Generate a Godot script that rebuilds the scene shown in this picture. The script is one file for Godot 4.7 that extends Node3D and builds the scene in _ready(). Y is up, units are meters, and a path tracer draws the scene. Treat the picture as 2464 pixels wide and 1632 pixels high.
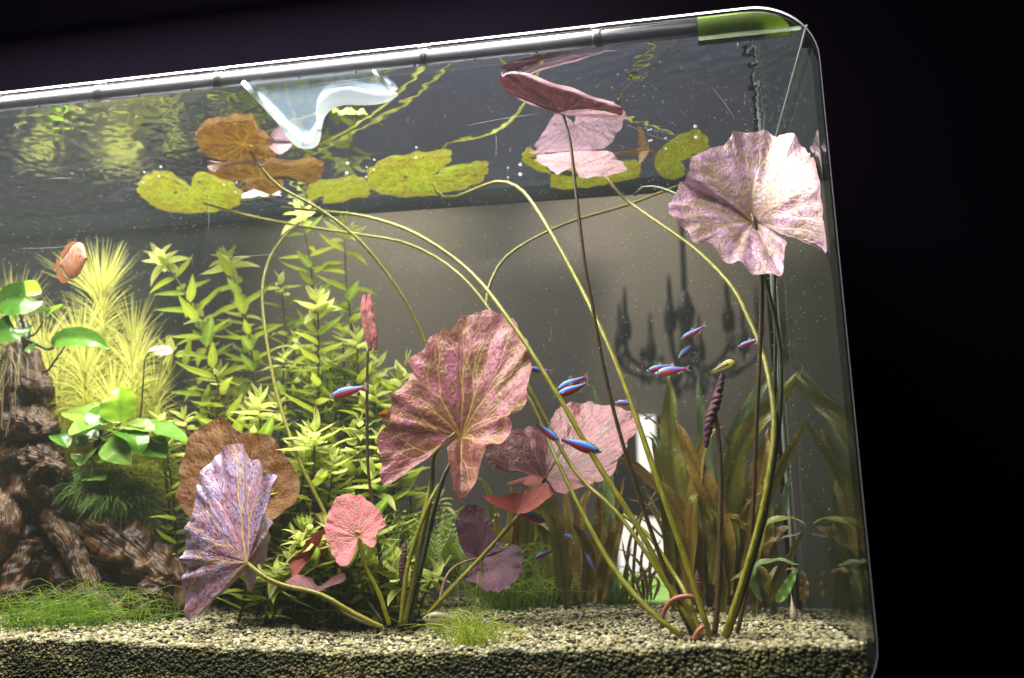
extends Node3D

const H := 0.52      # water line above the gravel
const D := 0.314     # front pane to back pane
var rng := RandomNumberGenerator.new()
var nz := FastNoiseLite.new()
var used := {}
var M := {}

func V(x: float, y: float, z: float) -> Vector3:
	return Vector3(x, y, z)

# ---------------------------------------------------------------- mesh helpers
class Mb:
	var v := PackedVector3Array()
	var uv := PackedVector2Array()
	var c := PackedColorArray()
	var ix := PackedInt32Array()
	func rows(rs: Array, closed := false, cols = null, us := 1.0, vs := 1.0) -> void:
		var b := v.size()
		var n: int = rs[0].size()
		var w := n + (1 if closed else 0)
		for r in rs.size():
			var row: PackedVector3Array = rs[r]
			for k in w:
				v.append(row[k % n])
				uv.append(Vector2(us * k / float(w - 1), vs * r / maxf(1.0, rs.size() - 1)))
				c.append(Color.WHITE if cols == null else (cols[r][k % n] if cols is Array else cols))
		for r in rs.size() - 1:
			for k in w - 1:
				var a := b + r * w + k
				ix.append_array(PackedInt32Array([a, a + w, a + 1, a + 1, a + w, a + w + 1]))
	func done() -> ArrayMesh:
		var arr := []
		arr.resize(Mesh.ARRAY_MAX)
		arr[Mesh.ARRAY_VERTEX] = v
		arr[Mesh.ARRAY_TEX_UV] = uv
		arr[Mesh.ARRAY_COLOR] = c
		arr[Mesh.ARRAY_INDEX] = ix
		var st := SurfaceTool.new()
		st.create_from_arrays(arr)
		st.generate_normals()
		return st.commit()

func numbered(called: String) -> String:
	var k: int = used.get(called, 0)
	used[called] = k + 1
	return called if k == 0 else "%s_%03d" % [called, k]

func tag(o: Node, label := "", category := "", group := "", kind := "") -> Node:
	if label: o.set_meta("label", label)
	if category: o.set_meta("category", category)
	if group: o.set_meta("group", group)
	if kind: o.set_meta("kind", kind)
	return o

func thing(called: String, label: String, category: String, at := Vector3.ZERO, group := "") -> Node3D:
	var o := Node3D.new()
	o.name = numbered(called)
	add_child(o)
	o.position = at
	tag(o, label, category, group)
	return o

# a mesh built in world coordinates, hung under a thing (whose place is taken off) or on the root
func part(called: String, mesh: Mesh, m: Material, parent: Node3D = self) -> MeshInstance3D:
	var o := MeshInstance3D.new()
	o.mesh = mesh
	o.material_override = m
	if parent == self:
		o.name = numbered(called)
		add_child(o)
	else:
		o.name = called
		parent.add_child(o, true)
		var p: Node = parent
		while p != self:
			o.position -= (p as Node3D).position
			p = p.get_parent()
	return o

func struct(called: String, mesh: Mesh, m: Material) -> MeshInstance3D:
	var o := part(called, mesh, m)
	o.set_meta("kind", "structure")
	return o

func spline(p: Array, n: int, open := true) -> PackedVector3Array:
	var k := p.size()
	var fine := PackedVector3Array()
	var segs := k - 1 if open else k
	for s in segs:
		var a: Vector3 = p[maxi(s - 1, 0)] if open else p[(s - 1 + k) % k]
		var b: Vector3 = p[s]
		var c: Vector3 = p[(s + 1) % k]
		var d: Vector3 = p[mini(s + 2, k - 1)] if open else p[(s + 2) % k]
		for i in 12:
			fine.append(b.cubic_interpolate(c, a, d, i / 12.0))
	fine.append(p[k - 1] if open else p[0])
	var len := PackedFloat32Array([0.0])
	for i in range(1, fine.size()):
		len.append(len[i - 1] + fine[i].distance_to(fine[i - 1]))
	var out := PackedVector3Array()
	var j := 0
	for i in n:
		var t := len[len.size() - 1] * i / float(n - 1)
		while j < fine.size() - 2 and len[j + 1] < t:
			j += 1
		out.append(fine[j].lerp(fine[j + 1], clampf((t - len[j]) / maxf(len[j + 1] - len[j], 1e-7), 0, 1)))
	return out

func pick(a: Array, t: float) -> float:
	var x := t * (a.size() - 1)
	var i := mini(int(x), a.size() - 2) if a.size() > 1 else 0
	return a[0] if a.size() == 1 else lerpf(a[i], a[i + 1], x - i)

# a round bar along p; r is one radius or a list along it; rough: how far noise pushes the surface
func tube(mb: Mb, p: Array, r: Array, sides := 8, n := 20, rough := 0.0, grain := 6.0, col = null, caps := true) -> void:
	var q := spline(p, n)
	var rs := []
	var up := Vector3(0.3, 0.2, 0.93)
	var off := rng.randf() * 50.0
	for i in n:
		var t := (q[mini(i + 1, n - 1)] - q[maxi(i - 1, 0)]).normalized()
		var s := t.cross(up).normalized()
		if s.length() < 0.1: s = t.cross(Vector3.UP).normalized()
		up = s.cross(t).normalized()
		var row := PackedVector3Array()
		var rr := pick(r, i / float(n - 1))
		for k in sides:
			var a := TAU * k / sides
			var d := rr
			if rough > 0.0:
				var c := Vector2(cos(a), sin(a))
				var g := nz.get_noise_3d(c.x * grain + off, c.y * grain, i * 0.06)
				var b := nz.get_noise_3d(c.x * 1.1 + off, c.y * 1.1 + 70.0, i * 0.16)
				d *= 1.0 + rough * (1.75 * b - 0.7 * absf(g))
			row.append(q[i] + (s * cos(a) + up * sin(a)) * d)
		rs.append(row)
	if caps:
		var a0 := PackedVector3Array()
		var a1 := PackedVector3Array()
		for k in sides:
			a0.append(q[0]); a1.append(q[n - 1])
		rs.push_front(a0); rs.append(a1)
	mb.rows(rs, true, col)

func bar(p: Array, r: Array, sides := 8, n := 20) -> ArrayMesh:
	var mb := Mb.new()
	tube(mb, p, r, sides, n)
	return mb.done()

func box(mb: Mb, at: Vector3, size: Vector3, ch := 0.0) -> void:
	var h := size / 2
	var f := func(y: float, s: float) -> PackedVector3Array:
		var a := h.x - s
		var b := h.z - s
		return PackedVector3Array([at + Vector3(-a, y, -b + ch), at + Vector3(-a, y, b - ch), at + Vector3(-a + ch, y, b), at + Vector3(a - ch, y, b), at + Vector3(a, y, b - ch), at + Vector3(a, y, -b + ch), at + Vector3(a - ch, y, -b), at + Vector3(-a + ch, y, -b)])
	var e := ch + 1e-5
	var flat := func(y: float) -> PackedVector3Array:
		var o := PackedVector3Array()
		for k in 8: o.append(at + Vector3(0, y, 0))
		return o
	var rs := [flat.call(-h.y), f.call(-h.y, e), f.call(-h.y + e, 0.0), f.call(h.y - e, 0.0), f.call(h.y, e), flat.call(h.y)]
	var sharp := []
	for r in rs.size() - 1:
		for k in 8:
			var a: PackedVector3Array = rs[r]
			var b: PackedVector3Array = rs[r + 1]
			mb.rows([PackedVector3Array([a[k], a[(k + 1) % 8]]), PackedVector3Array([b[k], b[(k + 1) % 8]])])

func block(at: Vector3, size: Vector3) -> BoxMesh:
	var b := BoxMesh.new()
	b.size = size
	return b

func put_block(called: String, at: Vector3, size: Vector3, m: Material, parent: Node3D = self) -> MeshInstance3D:
	var o := part(called, block(at, size), m, parent)
	o.position += at
	return o

func ball(mb: Mb, at: Vector3, r: Vector3, n := 8, col = null) -> void:
	var rs := []
	for i in n + 1:
		var a := PI * i / n
		var row := PackedVector3Array()
		for k in n * 2:
			row.append(at + Vector3(sin(a) * cos(PI * k / n), cos(a), sin(a) * sin(PI * k / n)) * r)
		rs.append(row)
	mb.rows(rs, true, col)

# ---------------------------------------------------------------- materials
func mat(c: Color, rough := 0.6, o := {}) -> StandardMaterial3D:
	var m := StandardMaterial3D.new()
	m.albedo_color = c
	m.roughness = rough
	for k in o: m.set(k, o[k])
	return m

func see_through(c: Color, a: float, rough := 0.05) -> StandardMaterial3D:
	return mat(Color(c.r, c.g, c.b, a), rough, {"transparency": BaseMaterial3D.TRANSPARENCY_ALPHA})

func leafy(c: Color, rough := 0.45, glow := 0.7) -> StandardMaterial3D:
	return mat(c, rough, {"backlight_enabled": true, "backlight": Color(glow, glow, glow), "vertex_color_use_as_albedo": true})

func noise_image(n: int, freq: float, seed_: int, kind := FastNoiseLite.TYPE_SIMPLEX_SMOOTH, oct := 4) -> Image:
	var f := FastNoiseLite.new()
	f.seed = seed_
	f.noise_type = kind
	f.frequency = freq
	f.fractal_octaves = oct
	var im := f.get_image(n, n)
	im.convert(Image.FORMAT_L8)
	return im

# the net of veins of a round leaf, white on black: main veins run from the middle and fork towards the rim
func vein_image(n: int, seed_: int, mains: int, deep := 5, wide := 5.0) -> Image:
	var im := Image.create(n, n, false, Image.FORMAT_L8)
	var r := RandomNumberGenerator.new()
	r.seed = seed_
	var todo := []
	for k in mains:
		var a := TAU * (k + 0.5) / mains + r.randf_range(-0.08, 0.08)
		todo.append([Vector2(0.5, 0.5), a, wide, r.randf_range(0.14, 0.22), 0])
	while todo.size():
		var t: Array = todo.pop_back()
		var p: Vector2 = t[0]
		var a: float = t[1]
		var w: float = t[2]
		var left: float = t[3]
		var bend := r.randf_range(-0.9, 0.9)
		while left > 0.0 and p.distance_to(Vector2(0.5, 0.5)) < 0.5:
			p += Vector2(cos(a), sin(a)) * (1.0 / n)
			a += bend / n + r.randf_range(-0.05, 0.05)
			left -= 1.0 / n
			var e := int(ceil(w))
			for y in range(-e, e + 1):
				for x in range(-e, e + 1):
					var q := Vector2i(int(p.x * n) + x, int(p.y * n) + y)
					if q.x >= 0 and q.y >= 0 and q.x < n and q.y < n:
						var s := clampf(w * 0.5 + 0.6 - Vector2(x, y).length(), 0.0, 1.0)
						if s > im.get_pixel(q.x, q.y).r:
							im.set_pixel(q.x, q.y, Color(s, s, s))
		if t[4] < deep and p.distance_to(Vector2(0.5, 0.5)) < 0.49:
			var f := r.randf_range(0.22, 0.42)
			todo.append([p, a + f, maxf(w * 0.74, 0.7), r.randf_range(0.05, 0.11) * (5.5 / (deep + 0.5)), t[4] + 1])
			todo.append([p, a - f * r.randf_range(0.6, 1.0), maxf(w * 0.74, 0.7), r.randf_range(0.05, 0.11) * (5.5 / (deep + 0.5)), t[4] + 1])
			if deep > 4 and r.randf() < 0.5:
				todo.append([p, a + r.randf_range(-1.3, 1.3), 0.7, 0.06, 5])
	return im

var veins: Image
var veins_few: Image
var blotch: Image
var patch: Image
var speck: Image
var relief: ImageTexture

func lily_skin(base: Color, other: Color, spot: Color, vein: Color, spots: float, shift: int, rough := 0.42, glow := 0.55, vein_weight := 0.85, few := false, bumps := 0.07) -> StandardMaterial3D:
	var n := veins.get_width()
	var a := (veins_few if few else veins).get_data()
	var b := blotch.get_data()
	var c := patch.get_data()
	var d := speck.get_data()
	var out := PackedByteArray()
	out.resize(n * n * 3)
	for i in n * n:
		var k := (i + shift * 977) % (n * n)
		var rho := Vector2(i % n - n / 2, i / n - n / 2).length() / n * 2.0
		var col := base.lerp(other, smoothstep(0.30, 0.70, c[k] / 255.0 + 0.5 * (rho - 0.62)))
		var s := smoothstep(0.58, 0.76, b[k] / 255.0) * spots
		col = col.lerp(spot, s)
		col = col * (0.84 + 0.32 * d[k] / 255.0)
		col = col.lerp(vein, a[i] / 255.0 * vein_weight)
		out[i * 3] = int(clampf(col.r, 0, 1) * 255)
		out[i * 3 + 1] = int(clampf(col.g, 0, 1) * 255)
		out[i * 3 + 2] = int(clampf(col.b, 0, 1) * 255)
	var m := StandardMaterial3D.new()
	m.albedo_texture = ImageTexture.create_from_image(Image.create_from_data(n, n, false, Image.FORMAT_RGB8, out))
	m.roughness = rough
	m.backlight_enabled = true
	m.backlight = Color(glow, glow, glow)
	m.heightmap_enabled = true
	m.heightmap_texture = relief
	m.heightmap_scale = bumps
	return m

# ---------------------------------------------------------------- leaves
# a lily pad: c is where the stalk joins, ring runs round the rim from one side of the slit to the other
func lily(parent: Node3D, called: String, c: Vector3, ring: Array, m: Material, o := {}) -> MeshInstance3D:
	var n: int = o.get("n", 120)
	var k := 16
	var rim := spline(ring, n + 1)
	var nrm := Vector3.ZERO
	var size := 0.0
	for i in n:
		nrm += (rim[i] - c).cross(rim[i + 1] - c)
		size += rim[i].distance_to(c) / n
	nrm = nrm.normalized()
	if nrm.z < 0: nrm = -nrm
	var cup: float = o.get("cup", 0.0) * size
	var ruf: float = o.get("ruffle", 0.05) * size
	var fun: float = o.get("funnel", 0.06) * size
	var waves: float = o.get("waves", 9.0)
	var pucker: float = o.get("pucker", 0.009) * size
	var ph := rng.randf() * TAU
	var mb := Mb.new()
	var rs := []
	for j in k + 1:
		var rho := maxf(j / float(k), 0.012)
		var row := PackedVector3Array()
		for i in n + 1:
			var t := i / float(n)
			var a := t * TAU
			var edge := 1.0 + float(o.get("scallop", 0.018)) * sin(a * waves * 1.7 + ph) * rho * (1.0 if i > 2 and i < n - 2 else 0.0)
			var p := c + (rim[i] - c) * rho * edge
			var aw := a + 0.9 * nz.get_noise_2d(a * 0.9, ph * 7.0)
			var w := (sin(aw * waves + ph) + 0.6 * sin(aw * waves * 1.63 + ph * 2.0)) * (0.45 + 1.3 * absf(nz.get_noise_2d(a * 1.1 + 31.0, ph * 3.0)))
			var d := cup * rho * rho + ruf * 0.75 * pow(rho, 4.2) * w - fun * exp(-rho * 5.0)
			d += pucker * sin(a * 13.0 + 2.5 * nz.get_noise_2d(a * 2.0, ph)) * 3.0 * rho * (1.0 - rho) * (0.6 + 0.8 * nz.get_noise_2d(a * 1.5 + 9.0, ph)) + size * rho * (0.05 * nz.get_noise_3d(p.x * 45.0, p.y * 45.0, p.z * 45.0) + 0.018 * nz.get_noise_3d(p.x * 150.0, p.y * 150.0, p.z * 150.0))
			p += nrm * d
			p.x = minf(p.x, -0.004)
			p.z = minf(p.z, -0.003)
			p.y = minf(p.y, H - 0.0015)
			row.append(p)
		rs.append(row)
	mb.rows(rs)
	for q in mb.uv.size():
		var t := mb.uv[q].x * TAU - PI / 2
		mb.uv[q] = Vector2(0.5, 0.5) + Vector2(cos(t), sin(t)) * 0.498 * mb.uv[q].y
	return part(called, mb.done(), m, parent)

func width_at(kind: String, s: float) -> float:
	match kind:
		"strap": return clampf(minf(0.35 + s * 2.6, 1.0), 0, 1) * pow(maxf(1.0 - pow(s, 3.0), 0.0), 0.8)
		"spoon": return pow(maxf(sin(PI * pow(s, 0.72)), 0.0), 0.74)
		"spear": return pow(maxf(sin(PI * pow(s, 0.62)), 0.0), 0.9)
		"grass": return 1.0 - s * s * 0.9
	return pow(maxf(sin(PI * s), 0.0), 0.7)

# a long leaf along p; face: the way its upper side looks
func blade(mb: Mb, p: Array, width: float, face: Vector3, o := {}) -> void:
	var n: int = o.get("n", 14)
	var across: int = o.get("across", 5)
	var fold: float = o.get("fold", 0.25)
	var wave: float = o.get("wave", 0.0)
	var kind: String = o.get("kind", "spear")
	var c0: Color = o.get("c0", Color.WHITE)
	var c1: Color = o.get("c1", c0)
	var rib: Color = o.get("rib", c0)
	var ph := rng.randf() * TAU
	var q := spline(p, n)
	var rs := []
	var cols := []
	for i in n:
		var s := i / float(n - 1)
		var t := (q[mini(i + 1, n - 1)] - q[maxi(i - 1, 0)]).normalized()
		var side := t.cross(face).normalized()
		var up := side.cross(t).normalized()
		var w := width * 0.5 * maxf(width_at(kind, s), 0.02)
		var row := PackedVector3Array()
		var cr := PackedColorArray()
		for k in across:
			var u := 2.0 * k / (across - 1) - 1.0
			var d := fold * absf(u) * w + wave * width * u * u * sin(s * 22.0 + ph + (0.8 if u > 0 else 0.0))
			row.append(q[i] + side * u * w + up * d)
			var c := c0.lerp(c1, s) * (1.0 + 0.32 * nz.get_noise_2d(s * 5.0 + ph * 9.0, u * 1.6))
			if absf(u) < 0.1: c = rib
			cr.append(c)
		rs.append(row)
		cols.append(cr)
	mb.rows(rs, false, cols)

func leaf(parent: Node3D, called: String, p: Array, width: float, face: Vector3, m: Material, o := {}) -> MeshInstance3D:
	var mb := Mb.new()
	blade(mb, p, width, face, o)
	return part(called, mb.done(), m, parent)

func stalk(parent: Node3D, p: Array, r0: float, r1: float, m: Material, called := "stalk") -> MeshInstance3D:
	var mb := Mb.new()
	tube(mb, p, [r0, r0 * 1.04, r0 * 0.9, lerpf(r0, r1, 0.5), r1 * 1.1, r1], 10, 44, 0.13, 1.0)
	return part(called, mb.done(), m, parent)

func ground(x: float, z: float) -> float:
	var t := clampf(1.0 + z / D, 0, 1)
	return -0.006 * (1 - t) + t * (-0.004 - 0.022 * clampf(-x / 0.4, 0, 1)) + 0.0035 * nz.get_noise_2d(x * 28.0, z * 28.0)

func _ready() -> void:
	rng.seed = 7
	nz.seed = 3
	nz.frequency = 1.0
	nz.noise_type = FastNoiseLite.TYPE_SIMPLEX_SMOOTH
	nz.fractal_octaves = 3
	# ---- camera
	var cam := Camera3D.new()
	cam.name = "camera"
	add_child(cam)
	cam.position = Vector3(-0.1437, 0.0751, 0.6302)
	cam.rotation = Vector3(0.2468, 0.1974, 0.0128)
	var lens := CameraAttributesPhysical.new()
	lens.frustum_focal_length = 26.87
	lens.frustum_near = 0.02
	lens.frustum_far = 40.0
	lens.frustum_focus_distance = 0.73
	lens.exposure_aperture = 4.0
	cam.attributes = lens
	cam.current = true
	# ---- air and exposure
	var env := Environment.new()
	env.background_mode = Environment.BG_COLOR
	env.background_color = Color(0.002, 0.0015, 0.004).linear_to_srgb()
	env.tonemap_mode = Environment.TONE_MAPPER_LINEAR
	env.tonemap_exposure = 1.0
	env.volumetric_fog_enabled = true
	env.volumetric_fog_density = 0.0
	env.sdfgi_enabled = true
	env.ssao_enabled = true
	env.ssil_enabled = true
	var we := WorldEnvironment.new()
	we.name = "world_environment"
	we.environment = env
	add_child(we)
	# ---- lamps and added fill panels
	lamp("aquarium_lamp", "white lamp panel hanging over the tank", Vector3(-0.77, H + 0.38, -0.05), Vector2(1.15, 0.34), 11.0, Color(1.0, 0.985, 0.93))
	lamp("front_fill", "added white fill panel, unseen in front of the tank, tilted down at it", Vector3(-0.70, 1.12, 0.42), Vector2(0.8, 0.22), 3.0, Color(1.0, 0.985, 0.94), 0.55)  # added fill for camera-facing leaves, replaces light the front glass throws back
	lamp("room_fill", "added unseen square panel lighting the room behind the tank", Vector3(-0.9, 2.3, -1.9), Vector2(1.2, 1.2), 1.7, Color(1.0, 0.97, 0.94))  # added above the room behind, standing in for its daylight
	materials()
	room()
	aquarium()
	gravel()
	driftwood()
	back_plants()
	anubias()
	crypts()
	lotus_left()
	lotus_right()
	stray_pads()
	low_grass()
	fishes()
	small_things()

func lamp(called: String, label: String, at: Vector3, size: Vector2, energy: float, col: Color, tilt := 0.0) -> void:
	var t := thing(called, label, "lamp", at)
	var hood := put_block("housing", at + Vector3(0, 0.022, 0), Vector3(size.x + 0.02, 0.03, size.y + 0.02), mat(Color(0.15, 0.15, 0.16), 0.5), t)
	var e := mat(Color(0.9, 0.9, 0.9), 0.5, {"emission_enabled": true, "emission": col, "emission_energy_multiplier": 1.0})
	put_block("diffuser", at + Vector3(0, 0.003, 0), Vector3(size.x, 0.006, size.y), e, t)
	var l := AreaLight3D.new()
	l.name = "glow"
	l.area_size = size
	l.light_energy = energy
	l.light_color = col
	l.shadow_enabled = true
	l.set("area_range", 12.0)
	t.add_child(l)
	l.position = Vector3(0, -0.004, 0)
	l.rotation = Vector3(-PI / 2, 0, 0)
	t.rotation.x = tilt

func mottle(im: Image) -> Image:
	im.convert(Image.FORMAT_RGB8)
	for y in im.get_height():
		for x in im.get_width():
			var s := 0.62 + 0.55 * im.get_pixel(x, y).r
			im.set_pixel(x, y, Color(s, s * 0.98, s * 0.9))
	return im

func materials() -> void:
	veins = vein_image(512, 5, 13)
	veins_few = vein_image(512, 8, 10, 3, 5.2)
	blotch = noise_image(512, 0.045, 11, FastNoiseLite.TYPE_SIMPLEX_SMOOTH, 4)
	patch = noise_image(512, 0.011, 23, FastNoiseLite.TYPE_SIMPLEX_SMOOTH, 3)
	speck = noise_image(512, 0.16, 31, FastNoiseLite.TYPE_SIMPLEX_SMOOTH, 3)
	var rel := Image.create(512, 512, false, Image.FORMAT_L8)
	var wr := noise_image(512, 0.06, 41, FastNoiseLite.TYPE_SIMPLEX_SMOOTH, 4)
	rel.copy_from(wr)
	var dark := Image.create(512, 512, false, Image.FORMAT_LA8)
	for y in 512:
		for x in 512:
			var s := veins.get_pixel(x, y).r
			if s > 0.0:
				var b := rel.get_pixel(x, y).r * (1.0 - 0.6 * s)
				rel.set_pixel(x, y, Color(b, b, b))
	relief = ImageTexture.create_from_image(rel)
	M.mauve = lily_skin(Color(0.48, 0.31, 0.24), Color(0.60, 0.34, 0.43), Color(0.42, 0.22, 0.20), Color(0.70, 0.60, 0.30), 0.4, 0, 0.42, 0.6, 0.72)
	M.pale = lily_skin(Color(0.62, 0.53, 0.50), Color(0.76, 0.62, 0.74), Color(0.56, 0.32, 0.54), Color(0.68, 0.57, 0.34), 0.5, 90, 0.4, 0.5, 0.55)
	M.lilac = lily_skin(Color(0.66, 0.50, 0.58), Color(0.66, 0.58, 0.74), Color(0.48, 0.28, 0.30), Color(0.80, 0.70, 0.46), 0.7, 150, 0.3, 0.3, 0.9, true)
	M.brown = lily_skin(Color(0.52, 0.34, 0.05), Color(0.50, 0.29, 0.05), Color(0.34, 0.12, 0.04), Color(0.62, 0.47, 0.12), 0.85, 210, 0.5, 1.0, 0.5)
	M.pink = lily_skin(Color(0.70, 0.42, 0.44), Color(0.80, 0.40, 0.48), Color(0.58, 0.26, 0.36), Color(0.82, 0.60, 0.46), 0.45, 260)
	M.red = lily_skin(Color(0.64, 0.27, 0.24), Color(0.60, 0.27, 0.27), Color(0.42, 0.10, 0.12), Color(0.74, 0.44, 0.34), 0.6, 300)
	M.plum = lily_skin(Color(0.40, 0.22, 0.30), Color(0.36, 0.18, 0.32), Color(0.25, 0.10, 0.20), Color(0.46, 0.28, 0.30), 0.6, 350, 0.45, 0.3, 0.4)
	M.rosy = lily_skin(Color(0.46, 0.30, 0.34), Color(0.54, 0.29, 0.36), Color(0.38, 0.20, 0.24), Color(0.64, 0.48, 0.42), 0.6, 400)
	M.float_green = lily_skin(Color(0.47, 0.54, 0.06), Color(0.44, 0.44, 0.06), Color(0.30, 0.17, 0.05), Color(0.58, 0.55, 0.18), 0.85, 60, 0.4, 0.8, 0.7)
	M.float_red = lily_skin(Color(0.36, 0.27, 0.07), Color(0.32, 0.19, 0.07), Color(0.23, 0.09, 0.06), Color(0.54, 0.42, 0.12), 0.8, 110, 0.4, 0.7, 0.9)
	M.float_pink = lily_skin(Color(0.84, 0.68, 0.74), Color(0.86, 0.72, 0.78), Color(0.62, 0.34, 0.48), Color(0.82, 0.62, 0.60), 0.55, 170, 0.4, 1.1, 0.5)
	M.stalk_green = mat(Color(0.56, 0.56, 0.18), 0.4, {"backlight_enabled": true, "backlight": Color(0.3, 0.3, 0.3)})
	M.stalk_olive = mat(Color(0.38, 0.38, 0.14), 0.4)
	M.stalk_brown = mat(Color(0.34, 0.27, 0.19), 0.4)
	M.stalk_dark = mat(Color(0.17, 0.22, 0.11), 0.4)
	var mot := ImageTexture.create_from_image(mottle(noise_image(128, 0.07, 91)))
	for key in ["stalk_green", "stalk_olive", "stalk_brown", "stalk_dark"]:
		M[key].albedo_texture = mot
		M[key].uv1_scale = Vector3(1, 5, 1)
	M.stem_brown = mat(Color(0.28, 0.22, 0.10), 0.5)
	M.lime_leaf = leafy(Color(1, 1, 1), 0.4, 1.1)
	M.dull_leaf = leafy(Color(1, 1, 1), 0.45, 0.6)
	M.strap_leaf = leafy(Color(1, 1, 1), 0.42, 0.6)
	M.strap_leaf.heightmap_enabled = true
	M.strap_leaf.heightmap_texture = ImageTexture.create_from_image(noise_image(256, 0.035, 61))
	M.strap_leaf.heightmap_scale = 0.05
	M.strap_leaf.uv1_scale = Vector3(0.4, 2.2, 1)
	M.gloss_leaf = mat(Color(1, 1, 1), 0.22, {"backlight_enabled": true, "backlight": Color(0.5, 0.5, 0.5), "vertex_color_use_as_albedo": true})
	M.bubble = mat(Color(0.70, 0.72, 0.74), 0.15, {"clearcoat_enabled": true, "backlight_enabled": true, "backlight": Color(1, 1, 1)})
	M.black = mat(Color(0.03, 0.03, 0.035), 0.45)

# ---------------------------------------------------------------- the room behind, seen through the tank
func room() -> void:
	var void_black := mat(Color(0.013, 0.009, 0.018), 0.95, {"metallic_specular": 0.0})
	put_block("dark_wall", Vector3(2.0, 1.0, -D - 0.05), Vector3(4.0, 4.6, 0.06), void_black).set_meta("kind", "structure")
	put_block("dark_wall", Vector3(-2.0, H + 1.74, -D - 0.05), Vector3(4.0, 3.4, 0.06), void_black).set_meta("kind", "structure")
	put_block("dark_wall", Vector3(-2.0, -0.7, -D - 0.05), Vector3(4.0, 1.2, 0.06), void_black).set_meta("kind", "structure")
	put_block("room_floor", Vector3(-1.5, -0.93, -1.9), Vector3(7.0, 0.06, 3.0), mat(Color(0.68, 0.70, 0.80), 0.7)).set_meta("kind", "structure")
	var plaster := mat(Color(0.50, 0.48, 0.45), 0.9)
	put_block("room_wall", Vector3(-1.5, 1.0, -3.33), Vector3(7.0, 3.8, 0.06), plaster).set_meta("kind", "structure")
	# added unseen spots that give the upper wall its soft gradient
	for q in [[V(-0.25, 2.62, -2.25), "added unseen spot washing the wall behind the right half of the tank"], [V(-1.75, 2.62, -2.25), "added unseen spot washing the wall behind the left half of the tank"]]:
		var at: Vector3 = q[0]
		var sp := thing("wall_wash_fill", q[1], "lamp", at, "added spots washing the wall behind")
		var can := Mb.new()
		tube(can, [at + V(0, 0.12, 0), at + V(0, 0.03, 0)], [0.05, 0.055], 16, 4)
		part("can", can.done(), mat(Color(0.2, 0.2, 0.2), 0.5), sp)
		can = Mb.new()
		ball(can, at, Vector3.ONE * 0.035, 8)
		part("bulb", can.done(), mat(Color(0.9, 0.9, 0.88), 0.5, {"emission_enabled": true, "emission": Color(1.0, 0.96, 0.84), "emission_energy_multiplier": 1.0}), sp)
		var beam := SpotLight3D.new()
		beam.name = "beam"
		beam.spot_angle = 31.0
		beam.spot_angle_attenuation = 1.0
		beam.spot_range = 12.0
		beam.spot_attenuation = 2.0
		beam.light_size = 0.03
		beam.light_energy = 2.6
		beam.light_color = Color(1.0, 0.96, 0.84)
		beam.shadow_enabled = true
		sp.add_child(beam)
		beam.look_at_from_position(at, at + V(0, -1.02, -1.05), Vector3.UP)
	var p := thing("pillar", "dark slate square pillar standing behind the tank", "pillar", Vector3(-2.72, -0.9, -2.75))
	put_block("shaft", V(-2.72, 0.6, -2.75), Vector3(0.66, 3.0, 0.3), mat(Color(0.24, 0.25, 0.28), 0.8), p)
	put_block("plinth", V(-2.72, -0.83, -2.75), Vector3(0.74, 0.14, 0.38), mat(Color(0.2, 0.2, 0.22), 0.8), p)
	# chandelier
	var c: Vector3 = V(-.0500,.7035,-2.0000)
	var ch := thing("chandelier", "unlit chandelier with candle arms and hanging crystals behind the tank", "chandelier", c)
	var iron := mat(Color(0.38, 0.37, 0.35), 0.4, {"metallic": 0.4})
	part("hanging_rod", bar([c + V(0, -0.05, 0), c + V(0, 0.2, 0), c + V(0, 1.4, 0)], [0.012, 0.009, 0.007], 8, 12), iron, ch)
	var mb := Mb.new()
	tube(mb, [c + V(0, -0.1, 0), c + V(0, -0.05, 0), c + V(0, 0.05, 0), c + V(0, 0.12, 0), c + V(0, 0.2, 0)], [0.008, 0.032, 0.02, 0.036, 0.01], 12, 16)
	part("hub", mb.done(), iron, ch)
	var glassy := mat(Color(0.75, 0.73, 0.68), 0.1)
	for k in 8:
		var a := TAU * (k + 0.3) / 8
		var e := Vector3(cos(a), 0, sin(a)) * 0.24
		part("arm", bar([c + V(0, -0.04, 0), c + e * 0.5 + V(0, -0.1, 0), c + e * 0.95 + V(0, -0.06, 0), c + e + V(0, 0.02, 0)], [0.009], 6, 14), iron, ch)
		mb = Mb.new()
		tube(mb, [c + e + V(0, 0.0, 0), c + e + V(0, 0.02, 0), c + e + V(0, 0.03, 0), c + e + V(0, 0.13, 0), c + e + V(0, 0.19, 0)], [0.02, 0.022, 0.009, 0.008, 0.003], 8, 14)
		part("candle", mb.done(), iron, ch)
		for q in 5:
			mb = Mb.new()
			var at := c + (e * (1.05 - 0.2 * q)).rotated(Vector3.UP, 0.2 * q) + V(0, -0.05 - 0.03 * q + 0.02 * ((k + q) % 3), 0)
			tube(mb, [at + V(0, 0.03, 0), at, at + V(0, -0.03, 0)], [0.002, 0.014, 0.001], 6, 7)
			part("crystal", mb.done(), glassy if (k + q) % 2 else iron, ch)
	# window
	var w0: Vector3 = V(-.3707,.5922,-3.2200)
	var w1: Vector3 = V(-.1111,-.2426,-3.2200)
	var mid := (w0 + w1) / 2
	var w := thing("garden_window", "bright window with a pale lawn, seen low through the tank", "window", mid)
	var day := mat(Color(0.9, 0.9, 0.88), 0.5, {"emission_enabled": true, "emission": Color(1.0, 0.98, 0.94), "emission_energy_multiplier": 1.1})
	var lawn := mat(Color(0.6, 0.8, 0.4), 0.5, {"emission_enabled": true, "emission": Color(0.78, 0.95, 0.52), "emission_energy_multiplier": 0.85})
	var sx := w1.x - w0.x
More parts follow.
